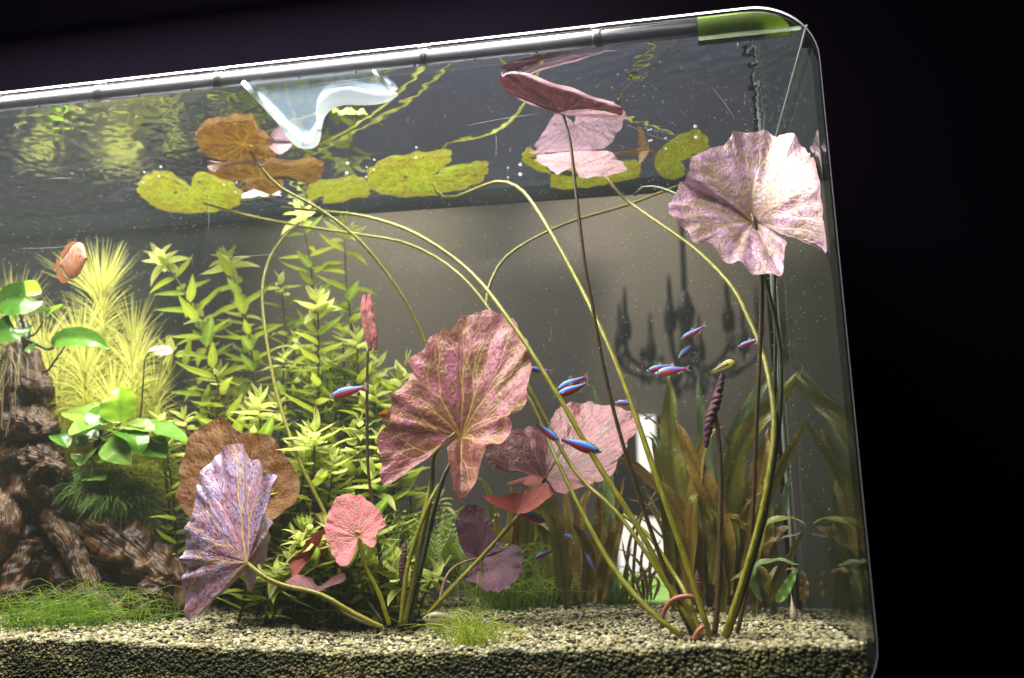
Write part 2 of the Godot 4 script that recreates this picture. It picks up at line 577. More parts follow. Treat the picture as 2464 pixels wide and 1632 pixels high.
	var sy := w0.y - w1.y
	var u0: Vector3 = V(-.2681,.6410,-3.2200)
	var u1: Vector3 = V(-.1790,.3612,-3.2200)
	var l0: Vector3 = V(-.3738,.1439,-3.2200)
	put_block("pane", (u0 + u1) / 2, Vector3(u1.x - u0.x, u0.y - u1.y, 0.01), day, w)
	var low := l0.y - w1.y
	put_block("pane", V(mid.x, w1.y + low * 0.66, mid.z), Vector3(sx, low * 0.68, 0.01), day, w)
	put_block("lawn_pane", V(mid.x, w1.y + low * 0.16, mid.z), Vector3(sx, low * 0.32, 0.01), lawn, w)
	put_block("frame", V(mid.x, (l0.y + u1.y) / 2, mid.z), Vector3(sx + 0.06, u1.y - l0.y, 0.03), iron, w)
	put_block("frame", V((w0.x + u0.x) / 2, (u0.y + u1.y) / 2, mid.z), Vector3(u0.x - w0.x, u0.y - u1.y, 0.03), iron, w)
	put_block("frame", V((w1.x + u1.x) / 2, (u0.y + u1.y) / 2, mid.z), Vector3(w1.x - u1.x, u0.y - u1.y, 0.03), iron, w)

# ---------------------------------------------------------------- the tank
func plate_outline(x0: float, x1: float, y0: float, y1: float, r_top: float, r_low: float) -> PackedVector2Array:
	var o := PackedVector2Array([Vector2(x0, y0), Vector2(x0, y1)])
	for k in 13:
		var a := PI / 2 * (1 - k / 12.0)
		o.append(Vector2(x1 - r_top + r_top * cos(a), y1 - r_top + r_top * sin(a)))
	for k in 9:
		var a := -PI / 2 * k / 8.0
		o.append(Vector2(x1 - r_low + r_low * cos(a), y0 + r_low + r_low * sin(a)))
	return o

func solid_white() -> ImageTexture:
	var white := Image.create(4, 4, false, Image.FORMAT_RGB8)
	white.fill(Color(1, 1, 1))
	return ImageTexture.create_from_image(white)

func aquarium() -> void:
	var t := thing("aquarium", "large glass fish tank with a steel tube along its top front edge", "aquarium", Vector3(-0.88, -0.1, -D / 2))
	var x0 := -1.76
	var top := H + 0.0200
	var o := plate_outline(x0, 0.0035, -0.051, top, 0.058, 0.05)
	var mb := Mb.new()
	for z in [0.006, 0.0]:
		var pts := PackedVector3Array()
		for p in o: pts.append(Vector3(p.x, p.y, z))
		var cen := PackedVector3Array()
		for p in o: cen.append(Vector3(-0.6, 0.2, z))
		if z > 0: mb.rows([cen, pts], true)
		else: mb.rows([pts, cen], true)
	var front := part("front_pane", mb.done(), see_through(Color(0.8, 0.85, 0.85), 0.006), t)
	var scuff := mat(Color(0.62, 0.62, 0.64), 0.5)
	for p in [[V(-.2864,.4354,.0063),V(-.2858,.4242,.0063),V(-.2859,.4083,.0063)], [V(-.1651,.4310,.0063),V(-.1388,.4156,.0063),V(-.1092,.4061,.0063),V(-.0873,.4032,.0063)], [V(-.1499,.4261,.0063),V(-.1349,.4203,.0063),V(-.1200,.4163,.0063)], [V(-.5774,.3936,.0063),V(-.5742,.3712,.0063),V(-.5731,.3507,.0063)], [V(-.0881,.4589,.0063),V(-.0779,.4406,.0063),V(-.0714,.4259,.0063)], [V(-.7735,.4270,.0063),V(-.7552,.4270,.0063),V(-.7367,.4255,.0063)], [V(-.3142,.4448,.0063),V(-.2809,.4483,.0063),V(-.2440,.4504,.0063)], [V(-.7901,.3506,.0063),V(-.7435,.3491,.0063),V(-.6937,.3516,.0063)], [V(-.5495,.3269,.0063),V(-.5244,.3267,.0063),V(-.4975,.3273,.0063)]]:
		part("scratch", bar(p, [0.00006, 0.00013, 0.00005], 5, 14), scuff, front)
	mb = Mb.new()
	var rim := []
	for z in [0.0042, 0.0018]:
		var pts := PackedVector3Array()
		for k in range(1, o.size()): pts.append(Vector3(o[k].x, o[k].y, z))
		rim.append(pts)
	mb.rows(rim)
	part("polished_edge", mb.done(), mat(Color(0.55, 0.54, 0.60), 0.4, {"backlight_enabled": true, "backlight": Color(1.0, 1.0, 1.05)}), t)
	var side := []
	for x in [-0.002, 0.003]:
		side.append(PackedVector3Array([V(x, -0.02, -0.003), V(x, 0.482, -0.003), V(x, 0.508, -0.02), V(x, 0.525, -0.046), V(x, 0.525, -D + 0.003), V(x, -0.02, -D + 0.003)]))
	var hub := PackedVector3Array()
	var hub2 := PackedVector3Array()
	for q in 6:
		hub.append(V(-0.002, 0.25, -D / 2))
		hub2.append(V(0.003, 0.25, -D / 2))
	mb = Mb.new()
	mb.rows([hub, side[0]], true)
	mb.rows([side[1], hub2], true)
	part("end_pane", mb.done(), see_through(Color(0.35, 0.42, 0.33), 0.06), t)
	var back_glass := see_through(Color(0.6, 0.65, 0.65), 0.015)
	back_glass.metallic_specular = 0.25
	put_block("back_pane", V(-0.88, 0.215, -D - 0.004), Vector3(1.74, 0.62, 0.006), back_glass, t)
	put_block("base_plate", V(-0.88, -0.097, -D / 2), Vector3(1.74, 0.006, D), mat(Color(0.05, 0.05, 0.05)), t)
	put_block("back_rim", V(-0.88, H + 0.004, -D + 0.003), Vector3(1.74, 0.03, 0.005), mat(Color(0.03, 0.045, 0.055), 0.8, {"metallic_specular": 0.1}), t)
	part("corner_seam", bar([V(-0.004, -0.03, -D + 0.003), V(-0.004, 0.25, -D + 0.003), V(-0.004, H, -D + 0.003)], [0.0022], 6, 6), mat(Color(0.5, 0.52, 0.5), 0.3), t)
	part("waterline_seam", bar([V(-0.003, H, -0.004), V(-0.003, H, -D / 2), V(-0.003, H, -D + 0.004)], [0.0011], 6, 8), mat(Color(0.6, 0.64, 0.66), 0.3), t)
	# the tube on the top edge
	var ax := Vector2(H + 0.0122, -0.0125)   # y, z of its axis
	var r := 0.0106
	var steel := mat(Color(0.38, 0.38, 0.41), 0.44, {"metallic": 1.0})
	part("top_tube", bar([V(x0, ax.x, ax.y), V(-0.9, ax.x, ax.y), V(-0.05, ax.x, ax.y)], [r], 28, 10), steel, t)
	for x in [-0.735, -0.591, -0.365, -0.192]:
		mb = Mb.new()
		tube(mb, [V(x - 0.004, ax.x, ax.y), V(x + 0.004, ax.x, ax.y)], [r + 0.0011], 24, 4)
		var clip := part("tube_clip", mb.done(), M.black, t)
		mb = Mb.new()
		box(mb, V(x, ax.x + r + 0.0015, ax.y + 0.004), Vector3(0.012, 0.003, 0.006), 0.001)
		part("clip_latch", mb.done(), M.black, clip)
	for k in 13:
		mb = Mb.new()
		ball(mb, V(-0.87 + 0.062 * k, ax.x - r * 0.8, ax.y + r * 0.62), Vector3.ONE * 0.0012, 4)
		part("rivet", mb.done(), M.black, t)
	# lime clip on the corner
	mb = Mb.new()
	var rs := []
	for k in 20:
		var a := lerpf(2.3, -1.9, mini(k, 18) / 18.0)
		var y := ax.x + 0.0125 * sin(a) if k < 19 else ax.x - 0.0165
		var z := ax.y + 0.0125 * cos(a) if k < 19 else ax.y + 0.001
		var dy := maxf(0.0, y - (top - 0.058))
		var xr := 0.0035 - 0.058 + sqrt(maxf(0.0, 0.058 * 0.058 - dy * dy)) - 0.005
		rs.append(PackedVector3Array([V(-0.098, y, z), V(lerpf(-0.098, xr, 0.5), y, z), V(xr, y, z)]))
	mb.rows(rs)
	var lime := mat(Color(0.30, 0.40, 0.015, 0.72), 0.4, {"transparency": BaseMaterial3D.TRANSPARENCY_ALPHA, "albedo_texture": solid_white(), "backlight_enabled": true, "backlight": Color(0.8, 0.8, 0.8)})
	var lc := thing("corner_clip", "translucent lime green plastic clip on the tank's top right corner", "clip", V(-0.05, ax.x, ax.y))
	part("sleeve", mb.done(), lime, lc)
	mb = Mb.new()
	box(mb, V(-0.053, ax.x - 0.0135, ax.y + 0.0075), Vector3(0.09, 0.0022, 0.003), 0.0006)
	part("lip", mb.done(), mat(Color(0.50, 0.74, 0.0), 0.6, {"backlight_enabled": true, "backlight": Color(1.2, 1.2, 1.2)}), lc)
	# water surface, a rippled sheet that mirrors what is below it
	var rip := FastNoiseLite.new()
	rip.seed = 9
	rip.frequency = 1.0
	rip.fractal_octaves = 2
	var rows := []
	for j in 91:
		var z := lerpf(-0.003, -D + 0.001, j / 90.0)
		var row := PackedVector3Array()
		for i in 421:
			var x := lerpf(-1.7, -0.0025, i / 420.0)
			var busy := 0.25 + 1.6 * smoothstep(-0.5, -0.75, x) + 0.8 * smoothstep(-0.26, -0.12, x) * smoothstep(-0.2, -0.03, z)
			var y := H + 0.00032 * busy * (rip.get_noise_2d(x * 55.0, z * 75.0) + 0.5 * rip.get_noise_2d(x * 22.0 + 40.0, z * 30.0))
			row.append(Vector3(x, y, z))
		rows.append(row)
	mb = Mb.new()
	mb.rows(rows)
	var w := mat(Color(0.90, 0.92, 0.96, 0.68), 0.03, {"metallic": 1.0, "transparency": BaseMaterial3D.TRANSPARENCY_ALPHA, "albedo_texture": solid_white()})
	struct("water", mb.done(), w)
	# milky water: fine scatter through the whole tank
	var milk := FogMaterial.new()
	milk.density = 0.10
	milk.albedo = Color(0.86, 0.89, 0.88)
	var fv := FogVolume.new()
	fv.name = "water_haze"
	fv.shape = RenderingServer.FOG_VOLUME_SHAPE_BOX
	fv.size = Vector3(1.72, H + 0.08, D - 0.012)
	fv.material = milk
	fv.position = Vector3(-0.868, H / 2 - 0.043, -D / 2)
	add_child(fv)
	tag(fv, "", "", "", "stuff")

# ---------------------------------------------------------------- gravel
func gravel() -> void:
	var mb := Mb.new()
	var rows := []
	for j in 42:
		var row := PackedVector3Array()
		for i in 220:
			var x := lerpf(-1.7, -0.0025, i / 219.0)
			var z := lerpf(-D + 0.003, -0.002, minf(j / 39.0, 1.0))
			var y := ground(x, z) - 0.0015
			if j >= 40: y = -0.05 if j == 40 else -0.093
			if j >= 39: z -= 0.0025
			row.append(Vector3(x, y, z))
		rows.append(row)
	mb.rows(rows)
	var nt := noise_image(256, 0.2, 77)
	var m := mat(Color(0.34, 0.29, 0.18), 0.9, {"albedo_texture": ImageTexture.create_from_image(nt), "uv1_triplanar": true, "uv1_scale": Vector3(9, 9, 9)})
	struct("gravel_bed", mb.done(), m)
	# grains: a few thousand lumps of stone lying on the bed and pressed against the pane
	var g := Mb.new()
	ball(g, Vector3.ZERO, Vector3.ONE, 4)
	for k in g.v.size():
		g.v[k] *= 1.0 + 0.28 * nz.get_noise_3d(g.v[k].x * 1.4, g.v[k].y * 1.4, g.v[k].z * 1.4)
	var top := 40000
	var face := 30000
	var lumps := 700
	var mm := MultiMesh.new()
	mm.transform_format = MultiMesh.TRANSFORM_3D
	mm.use_colors = true
	mm.mesh = g.done()
	mm.instance_count = top + face + lumps
	var tones := [Color(0.42, 0.38, 0.20), Color(0.33, 0.30, 0.13), Color(0.62, 0.60, 0.46), Color(0.24, 0.18, 0.10), Color(0.07, 0.06, 0.045), Color(0.33, 0.30, 0.12), Color(0.36, 0.33, 0.16), Color(0.50, 0.47, 0.30)]
	for k in top + face + lumps:
		var x := rng.randf_range(-1.08, -0.004)
		var z := -0.004 - (D - 0.008) * pow(rng.randf(), 1.15)
		var y := ground(x, z)
		var s := 0.0008 + 0.0016 * pow(rng.randf(), 1.4)
		var col: Color = tones[rng.randi() % tones.size()] * rng.randf_range(0.5, 1.1)
		if k >= top + face: s = rng.randf_range(0.0022, 0.0036)
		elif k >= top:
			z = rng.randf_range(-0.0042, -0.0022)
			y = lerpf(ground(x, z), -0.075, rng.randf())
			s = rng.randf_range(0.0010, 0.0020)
			var algae_shade := smoothstep(-0.05, 0.35, nz.get_noise_2d(x * 9.0, y * 30.0) + 0.2)   # algae in patches, deepened to paint in the front face's shade
			col = (col * Color(0.95, 0.95, 0.74)).lerp(Color(0.03, 0.045, 0.012), clampf(algae_shade * 0.72 + rng.randf_range(-0.1, 0.15), 0, 1))
		var b := Basis.from_euler(Vector3(rng.randf() * TAU, rng.randf() * TAU, rng.randf() * TAU)).scaled(Vector3(s, s * rng.randf_range(0.6, 0.9), s * rng.randf_range(0.8, 1.15)))
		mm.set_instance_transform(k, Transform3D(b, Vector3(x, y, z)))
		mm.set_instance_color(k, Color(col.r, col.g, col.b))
	var mi := MultiMeshInstance3D.new()
	mi.name = "gravel"
	mi.multimesh = mm
	mi.material_override = mat(Color(1, 1, 1), 0.55, {"vertex_color_use_as_albedo": true})
	add_child(mi)
	tag(mi, "pale beige and brown aquarium gravel covering the tank bottom", "gravel", "", "stuff")

# ---------------------------------------------------------------- driftwood
func driftwood() -> void:
	var n := 256
	var a := noise_image(n, 0.02, 51, FastNoiseLite.TYPE_SIMPLEX_SMOOTH, 4)
	var f := FastNoiseLite.new()
	f.seed = 52
	f.frequency = 1.0
	f.fractal_octaves = 4
	var im := Image.create(n, n, false, Image.FORMAT_RGB8)
	var hi := Image.create(n, n, false, Image.FORMAT_L8)
	for y in n:
		for x in n:
			var ang := TAU * x / n
			var s := f.get_noise_3d(cos(ang) * 6.0, sin(ang) * 6.0, y * 0.016) * 0.5 + 0.5
			var p := a.get_pixel(x, y).r
			var col := Color(0.24, 0.175, 0.09).lerp(Color(0.40, 0.31, 0.16), smoothstep(0.2, 0.8, s))
			col = col.lerp(Color(0.12, 0.085, 0.06), 0.8 * smoothstep(0.52, 0.7, p))
			col = col.lerp(Color(0.26, 0.26, 0.10), 0.5 * smoothstep(0.45, 0.3, p))
			im.set_pixel(x, y, col)
			hi.set_pixel(x, y, Color(s, s, s))
	var m := mat(Color(0.95, 0.80, 0.60), 0.5, {"albedo_texture": ImageTexture.create_from_image(im), "heightmap_enabled": true, "heightmap_texture": ImageTexture.create_from_image(hi), "heightmap_scale": 0.2})
	var k := 0.00048   # metres for one pixel of the photograph at this distance
	var t := thing("driftwood", "gnarled dark brown driftwood stump with spreading roots on the left", "driftwood", V(-.8594,-.0333,-.1600))
	var defs := [
		["trunk", [V(-.8715,-.0488,-.1700),V(-.8838,.0075,-.1700),V(-.8892,.0711,-.1700),V(-.8874,.1315,-.1650),V(-.9017,.1883,-.1600),V(-.9133,.2474,-.1600),V(-.9378,.2935,-.1650)], [120, 108, 96, 74, 62, 52, 30], 0.55],
		["knob", [V(-.9114,.2320,-.1500),V(-.8788,.2374,-.1400),V(-.8564,.2281,-.1350)], [30, 36, 16], 0.5],
		["knob", [V(-.8999,.1896,-.1500),V(-.8616,.1870,-.1350),V(-.8369,.1785,-.1300)], [46, 46, 20], 0.6],
		["knob", [V(-.8708,.1498,-.1400),V(-.8352,.1477,-.1300),V(-.8197,.1412,-.1300)], [34, 34, 14], 0.6],
		["root", [V(-.8718,.1211,-.1600),V(-.8152,.0913,-.1550),V(-.7643,.0653,-.1500),V(-.7129,.0406,-.1450),V(-.6702,.0147,-.1400),V(-.6497,-.0155,-.1400)], [62, 62, 60, 66, 52, 34], 0.5],
		["root", [V(-.8142,.0740,-.1250),V(-.7881,.0605,-.1200),V(-.7581,.0273,-.1150),V(-.7314,-.0045,-.1100),V(-.6953,-.0225,-.1100),V(-.6679,-.0284,-.1150)], [24, 26, 22, 26, 30, 16], 0.4],
		["root", [V(-.6665,.0239,-.1350),V(-.6748,.0046,-.1250),V(-.6761,-.0144,-.1200),V(-.6755,-.0356,-.1200)], [34, 44, 50, 44], 0.7],
		["root", [V(-.8239,.0869,-.1800),V(-.7654,.0849,-.1800),V(-.7252,.0754,-.1750),V(-.6914,.0405,-.1600),V(-.6769,.0181,-.1550)], [36, 34, 28, 22, 16], 0.5],
		["root", [V(-.8357,.1048,-.1300),V(-.8388,.1184,-.1150),V(-.8289,.1348,-.1100),V(-.8072,.1381,-.1100),V(-.7971,.1256,-.1150),V(-.8103,.1049,-.1300)], [20, 15, 13, 13, 15, 18], 0.5],
		["root", [V(-.8920,.1042,-.1200),V(-.8590,.0827,-.1100),V(-.8521,.0596,-.1100),V(-.8667,.0341,-.1150)], [24, 26, 22, 16], 0.5],
		["root", [V(-.8046,.1306,-.2300),V(-.7666,.1040,-.2250),V(-.7448,.0680,-.2200),V(-.7303,.0181,-.2200)], [34, 40, 34, 30], 0.5],
		["root", [V(-.8483,.0525,-.1300),V(-.8410,.0207,-.1200),V(-.8390,-.0098,-.1100),V(-.8435,-.0405,-.1100)], [34, 30, 30, 30], 0.6],
		["root", [V(-.8120,.0339,-.1500),V(-.7931,.0071,-.1400),V(-.7666,-.0182,-.1300),V(-.7549,-.0397,-.1300)], [40, 34, 26, 22], 0.5]]
	for d in defs:
		var r := []
		for x in d[2]: r.append(x * k)
		var mb := Mb.new()
		var big: bool = d[0] == "trunk" or d[2].size() > 5
		tube(mb, d[1], r, 56 if big else 36, 80 if big else 44, d[3] * 0.5, 1.3)
		part(d[0], mb.done(), m, t)
	# moss on the wood
	var mm := Mb.new()
	for c in [V(-.7743,.1317,-.1350), V(-.7485,.1200,-.1400), V(-.7490,.1028,-.1300), V(-.7347,.1061,-.1500), V(-.7813,.1146,-.1300), V(-.7263,.0874,-.1650)]:
		for q in 420:
			var dir := Vector3(rng.randfn(), rng.randfn() * 0.7, rng.randfn()).normalized()
			var b: Vector3 = c + dir * Vector3(0.024, 0.014, 0.02) * pow(rng.randf(), 0.35)
			var e := b + dir * rng.randf_range(0.005, 0.016) + Vector3(rng.randf_range(-0.006, 0.006), -rng.randf_range(0.0, 0.018), 0)
			blade(mm, [b, (b + e) / 2 + Vector3(0, 0.002, 0), e], 0.0008, Vector3(0.2, 0.5, 1), {"n": 4, "across": 2, "kind": "grass", "c0": Color(0.06, 0.11, 0.015), "c1": Color(0.10, 0.18, 0.02)})
	tag(part("moss", mm.done(), mat(Color(1, 1, 1), 0.85, {"vertex_color_use_as_albedo": true})), "dark green moss clump hanging below the anubias on the driftwood", "moss", "", "stuff")

# ---------------------------------------------------------------- stem plants and feathery plants at the back
var leaf_shapes := []

func leaf_shape(kind: int, young: bool) -> ArrayMesh:
	var mb := Mb.new()
	var bend: float = [0.06, -0.10, 0.16, -0.22, -0.35, 0.02][kind]
	var a := Color(0.38, 0.45, 0.03) if not young else Color(0.58, 0.66, 0.14)
	var b := Color(0.33, 0.42, 0.03) if not young else Color(0.68, 0.72, 0.28)
	if kind == 3: a = a.lerp(Color(0.34, 0.30, 0.05), 0.5)
	if kind == 4:
		a = Color(0.30, 0.24, 0.05); b = Color(0.24, 0.15, 0.04)
	if kind == 5:
		a = Color(0.20, 0.32, 0.03); b = Color(0.16, 0.27, 0.03)
	blade(mb, [Vector3(0, 0, 0), Vector3(0.3, bend * 0.2, 0), Vector3(0.65, bend * 0.6, 0), Vector3(1, bend * 1.6, 0)], 0.29 if not young else 0.38, Vector3.UP, {"n": 9, "across": 5, "fold": 0.35, "wave": 0.02, "kind": "spear", "c0": a, "c1": b, "rib": a.lerp(Color(0.45, 0.5, 0.15), 0.5)})
	return mb.done()

# pts: base to tip; every node bears a pair of leaves, at right angles to the pair below; the tip is a rosette of young leaves
func stem_plant(label: String, pts: Array, step: float, size: float, crown: int, group: String) -> void:
	var t := thing("stem_plant", label, "aquatic plant", pts[0], group)
	var n := 60
	var q := spline(pts, n)
	part("stem", bar(pts, [0.0016, 0.0013, 0.0010], 6, 24), M.stem_brown, t)
	var len := 0.0
	for i in n - 1: len += q[i].distance_to(q[i + 1])
	step *= 0.72
	size *= 1.42
	var count := int(len / step)
	var turn := rng.randf() * PI
	for k in count + crown:
		var young := k >= count - 1
		var s := clampf((k + 0.6) / float(count), 0.06, 1.0)
		var i := clampi(int(s * (n - 1)), 1, n - 1)
		var axis := (q[i] - q[i - 1]).normalized()
		var x := axis.cross(Vector3(0.1, 0.2, 1)).normalized()
		var z := x.cross(axis)
		var at := q[i]
		var rise := rng.randf_range(0.05, 0.45)
		var sz := size * rng.randf_range(0.75, 1.1) * (0.6 + 0.4 * smoothstep(0.0, 0.25, s))
		if young:
			var c := (k - count + 1) / float(maxi(crown, 1))
			at = q[n - 1] + axis * size * 0.42 * (c - 0.3)
			rise = lerpf(-0.05, 1.2, c * c) + rng.randf_range(-0.15, 0.2)
			sz = size * lerpf(0.8, 0.42, c) * rng.randf_range(0.85, 1.1)
		turn += PI / 2 + rng.randf_range(-0.25, 0.25)
		for h in 2:
			if not young and rng.randf() < 0.09: continue
			var a := turn + PI * h + rng.randf_range(-0.15, 0.15)
			var out := (x * cos(a) + z * sin(a)) * cos(rise) + axis * sin(rise)
			var side := out.cross(axis).normalized()
			var o := MeshInstance3D.new()
			o.name = "leaf"
			o.mesh = leaf_shapes[(rng.randi() % 4) + 6 if young and crown > 0 else [0, 1, 2, 3, 0, 1, 2, 5, 5, 4][rng.randi() % (10 if s < 0.6 else 9)]]
			o.material_override = M.lime_leaf
			t.add_child(o, true)
			o.transform = Transform3D(Basis(out, side.cross(out), side).scaled_local(Vector3.ONE * sz), at - pts[0])

func feathery(label: String, pts: Array, length: float, per: int, col: Color, top: Color, tuft := 0) -> void:
	var t := thing("feathery_plant", label, "aquatic plant", pts[0], "feathery yellow green plants in the back left corner")
	part("stem", bar(pts, [0.0016, 0.0012], 6, 20), M.stalk_olive, t)
	var n := 70
	var q := spline(pts, n)
	var len := 0.0
	for i in n - 1: len += q[i].distance_to(q[i + 1])
	var mb := Mb.new()
	var whorls := int(len / 0.0072)
	for k in whorls + tuft:
		var s := clampf((k + 1.0) / whorls, 0, 1)
		var i := clampi(int(s * (n - 1)), 1, n - 1)
		var axis := (q[i] - q[i - 1]).normalized()
		var x := axis.cross(Vector3(0.1, 0.2, 1)).normalized()
		var z := x.cross(axis)
		for m in int(per * 1.3):
			var a := TAU * (m + rng.randf()) / per
			var out := x * cos(a) + z * sin(a)
			var rise := rng.randf_range(0.0, 0.4) + 0.7 * smoothstep(0.8, 1.0, s) + (rng.randf_range(-0.2, 0.5) if k >= whorls else 0.0)
			var l := length * 1.15 * rng.randf_range(0.75, 1.1) * (1.0 + (0.5 if k >= whorls else 0.0))
			var d := out * cos(rise) + axis * sin(rise)
			var c := col.lerp(top, s * s) * rng.randf_range(0.8, 1.2)
			var droop := Vector3(0, -0.30 * l * (1.0 - smoothstep(0.7, 1.0, s)) - 0.06 * l, 0)
			blade(mb, [q[i], q[i] + d * l * 0.5 + out * l * 0.06, q[i] + d * l * 0.95 + out * l * 0.1 + droop], 0.0013, axis, {"n": 6, "across": 2, "fold": 0.0, "kind": "grass", "c0": c, "c1": c * 1.15})
	tag(part("needles", mb.done(), M.lime_leaf, t), "", "", "", "stuff")

func back_plants() -> void:
	for y in 2:
		for k in 6: leaf_shapes.append(leaf_shape(k, y == 1))
	var g := "pale green stem plants left of the middle"
	var rows := [
		["brown stemmed plant leaning left, its white tipped crown against the dark pillar", [V(-.6207,-.0026,-.2100),V(-.6420,.0943,-.2200),V(-.6717,.1992,-.2250),V(-.7118,.2841,-.2300),V(-.7531,.3631,-.2350),V(-.8038,.4250,-.2400)], 0.024, 0.036, 6],
		["stem plant with a broad pale crown right of the dark pillar", [V(-.6180,-.0056,-.2500),V(-.6410,.1376,-.2550),V(-.6637,.2604,-.2600),V(-.6912,.3570,-.2650),V(-.7259,.4274,-.2700)], 0.020, 0.032, 7],
		["stem plant in front with a tall bright star shaped crown", [V(-.5427,-.0020,-.2000),V(-.5459,.1340,-.2050),V(-.5495,.2372,-.2100),V(-.5576,.3381,-.2100)], 0.017, 0.034, 8],
		["tallest stem plant, its tip bent under the floating pads", [V(-.5570,-.0062,-.2800),V(-.5794,.1948,-.2850),V(-.5992,.3359,-.2900),V(-.6151,.4358,-.2900),V(-.6334,.4983,-.2900)], 0.022, 0.032, 5],
		["tall stem plant right of the tallest one, tip under the crossing lotus stalks", [V(-.5193,-.0044,-.2700),V(-.5252,.1929,-.2750),V(-.5385,.3073,-.2800),V(-.5545,.3978,-.2800),V(-.5616,.4636,-.2800)], 0.020, 0.034, 4],
		["short stem plant with a wide open crown left of the curved lotus stalk", [V(-.5692,-.0021,-.1650),V(-.5852,.1216,-.1650),V(-.5977,.2024,-.1650)], 0.022, 0.036, 5],
		["short bright stem plant right of the curved lotus stalk, above the brown pad", [V(-.5168,-.0016,-.1500),V(-.5164,.0933,-.1500),V(-.5198,.1653,-.1500)], 0.019, 0.040, 6],
		["small pale stem plant beside the anubias leaves", [V(-.6819,-.0012,-.1700),V(-.7061,.1215,-.1650),V(-.7251,.1892,-.1650)], 0.021, 0.028, 5],
		["thin pale stem plant between the anubias and the brown pad", [V(-.6678,-.0047,-.1900),V(-.6896,.1230,-.1900),V(-.7083,.1923,-.1900)], 0.020, 0.028, 4],
		["stem plant bent left with its crown low beside the feathery plants", [V(-.6630,-.0061,-.2400),V(-.6977,.1639,-.2450),V(-.7422,.2605,-.2500),V(-.7828,.2979,-.2500)], 0.024, 0.030, 5],
		["stem plant behind the curved lotus stalk", [V(-.6213,-.0095,-.3000),V(-.6321,.1973,-.3000),V(-.6442,.3158,-.3000),V(-.6596,.3985,-.3000)], 0.021, 0.031, 3],
		["stem plant half hidden behind the brown stemmed one", [V(-.6780,-.0103,-.2900),V(-.7105,.1970,-.2900),V(-.7468,.2986,-.2900),V(-.7681,.3538,-.2900)], 0.021, 0.031, 3],
		["leafy stem plant just left of the big mauve lotus leaf", [V(-.4938,-.0073,-.2850),V(-.4920,.1399,-.2900),V(-.4987,.2167,-.2900),V(-.5067,.2726,-.2900)], 0.017, 0.034, 3],
		["broad leaved stem plant touching the big mauve lotus leaf", [V(-.4746,-.0048,-.2600),V(-.4694,.1122,-.2650),V(-.4698,.1916,-.2700),V(-.4635,.2573,-.2700)], 0.018, 0.044, 2],
		["stem plant behind the swimming tetra on the left", [V(-.5270,-.0055,-.2500),V(-.5415,.1371,-.2500),V(-.5480,.2555,-.2500)], 0.018, 0.033, 4],
		["slim stem plant in the middle of the thicket", [V(-.6566,-.0131,-.3000),V(-.6867,.1692,-.3000),V(-.7026,.2812,-.3000),V(-.7156,.3650,-.3000)], 0.021, 0.030, 3],
		["stem plant with narrow leaves behind the star shaped crown", [V(-.5833,-.0062,-.2700),V(-.5969,.1494,-.2700),V(-.6098,.2553,-.2700)], 0.017, 0.030, 4],
		["stem plant low under the star shaped crown", [V(-.5127,-.0034,-.2000),V(-.5169,.0661,-.2000),V(-.5197,.1238,-.2000)], 0.017, 0.032, 5],
		["stem plant right of the pink rolled leaf", [V(-.4882,-.0036,-.2400),V(-.4922,.1110,-.2400),V(-.5006,.2094,-.2400)], 0.018, 0.032, 4],
		["stem plant behind the right edge of the brown pad", [V(-.5591,-.0032,-.1700),V(-.5571,.0565,-.1700),V(-.5650,.1243,-.1700)], 0.018, 0.032, 4],
		["low stem plant between the pink leaf and the mauve leaf", [V(-.4731,-.0023,-.1900),V(-.4790,.0482,-.1900),V(-.4894,.1041,-.1900)], 0.018, 0.030, 4],
		["low stem plant under the drooping mauve leaf", [V(-.4401,-.0062,-.2600),V(-.4392,.0519,-.2650),V(-.4476,.1150,-.2700)], 0.018, 0.032, 4],
		["stem plant at the left back of the thicket", [V(-.7042,-.0121,-.2700),V(-.7318,.1117,-.2800),V(-.7280,.2373,-.2850)], 0.020, 0.030, 3],
		["stem plant close to the left of the pink rolled leaf", [V(-.5301,-.0112,-.2900),V(-.5447,.1129,-.2900),V(-.5452,.2034,-.2900),V(-.5403,.2631,-.2900)], 0.018, 0.032, 3],
		["stem plant behind the short wide crowned one", [V(-.6172,-.0064,-.2000),V(-.6292,.0840,-.2000),V(-.6436,.1592,-.2000)], 0.019, 0.033, 4],
		["young stem plant right of the drooping mauve leaf tip", [V(-.4123,-.0088,-.2900),V(-.4107,.0519,-.2900),V(-.4160,.1056,-.2900)], 0.015, 0.026, 4],
		["young stem plant behind the slanting lotus stalks", [V(-.4469,-.0031,-.2200),V(-.4441,.0386,-.2200),V(-.4530,.0812,-.2200)], 0.015, 0.028, 4]]
	var broad := ["broad leaved stem plant behind the pink rolled leaf's stalk", "broad leaved stem plant left of the big mauve leaf's upper rim", "broad leaved stem plant above the pink leaf", "broad leaved stem plant filling the gap left of the mauve leaf", "broad leaved stem plant low against the mauve leaf's left lobe", "broad leaved stem plant between the tetra and the mauve leaf"]
	var spots := [[V(-.4789,-.0049,-.2300),V(-.4827,.1256,-.2300),V(-.4842,.2234,-.2300)], [V(-.4541,-.0050,-.2400),V(-.4597,.1367,-.2450),V(-.4613,.2398,-.2500)], [V(-.4889,-.0035,-.2100),V(-.4919,.0951,-.2100),V(-.4986,.1642,-.2100)], [V(-.4522,-.0016,-.2000),V(-.4532,.0857,-.2000),V(-.4614,.1580,-.2000)], [V(-.4506,.0000,-.1800),V(-.4531,.0579,-.1800),V(-.4607,.1179,-.1800)], [V(-.4986,-.0079,-.2600),V(-.5084,.1381,-.2650),V(-.5099,.2584,-.2700)]]
	for k in 6:
		rows.append([broad[k], spots[k], 0.018, 0.036, 4])
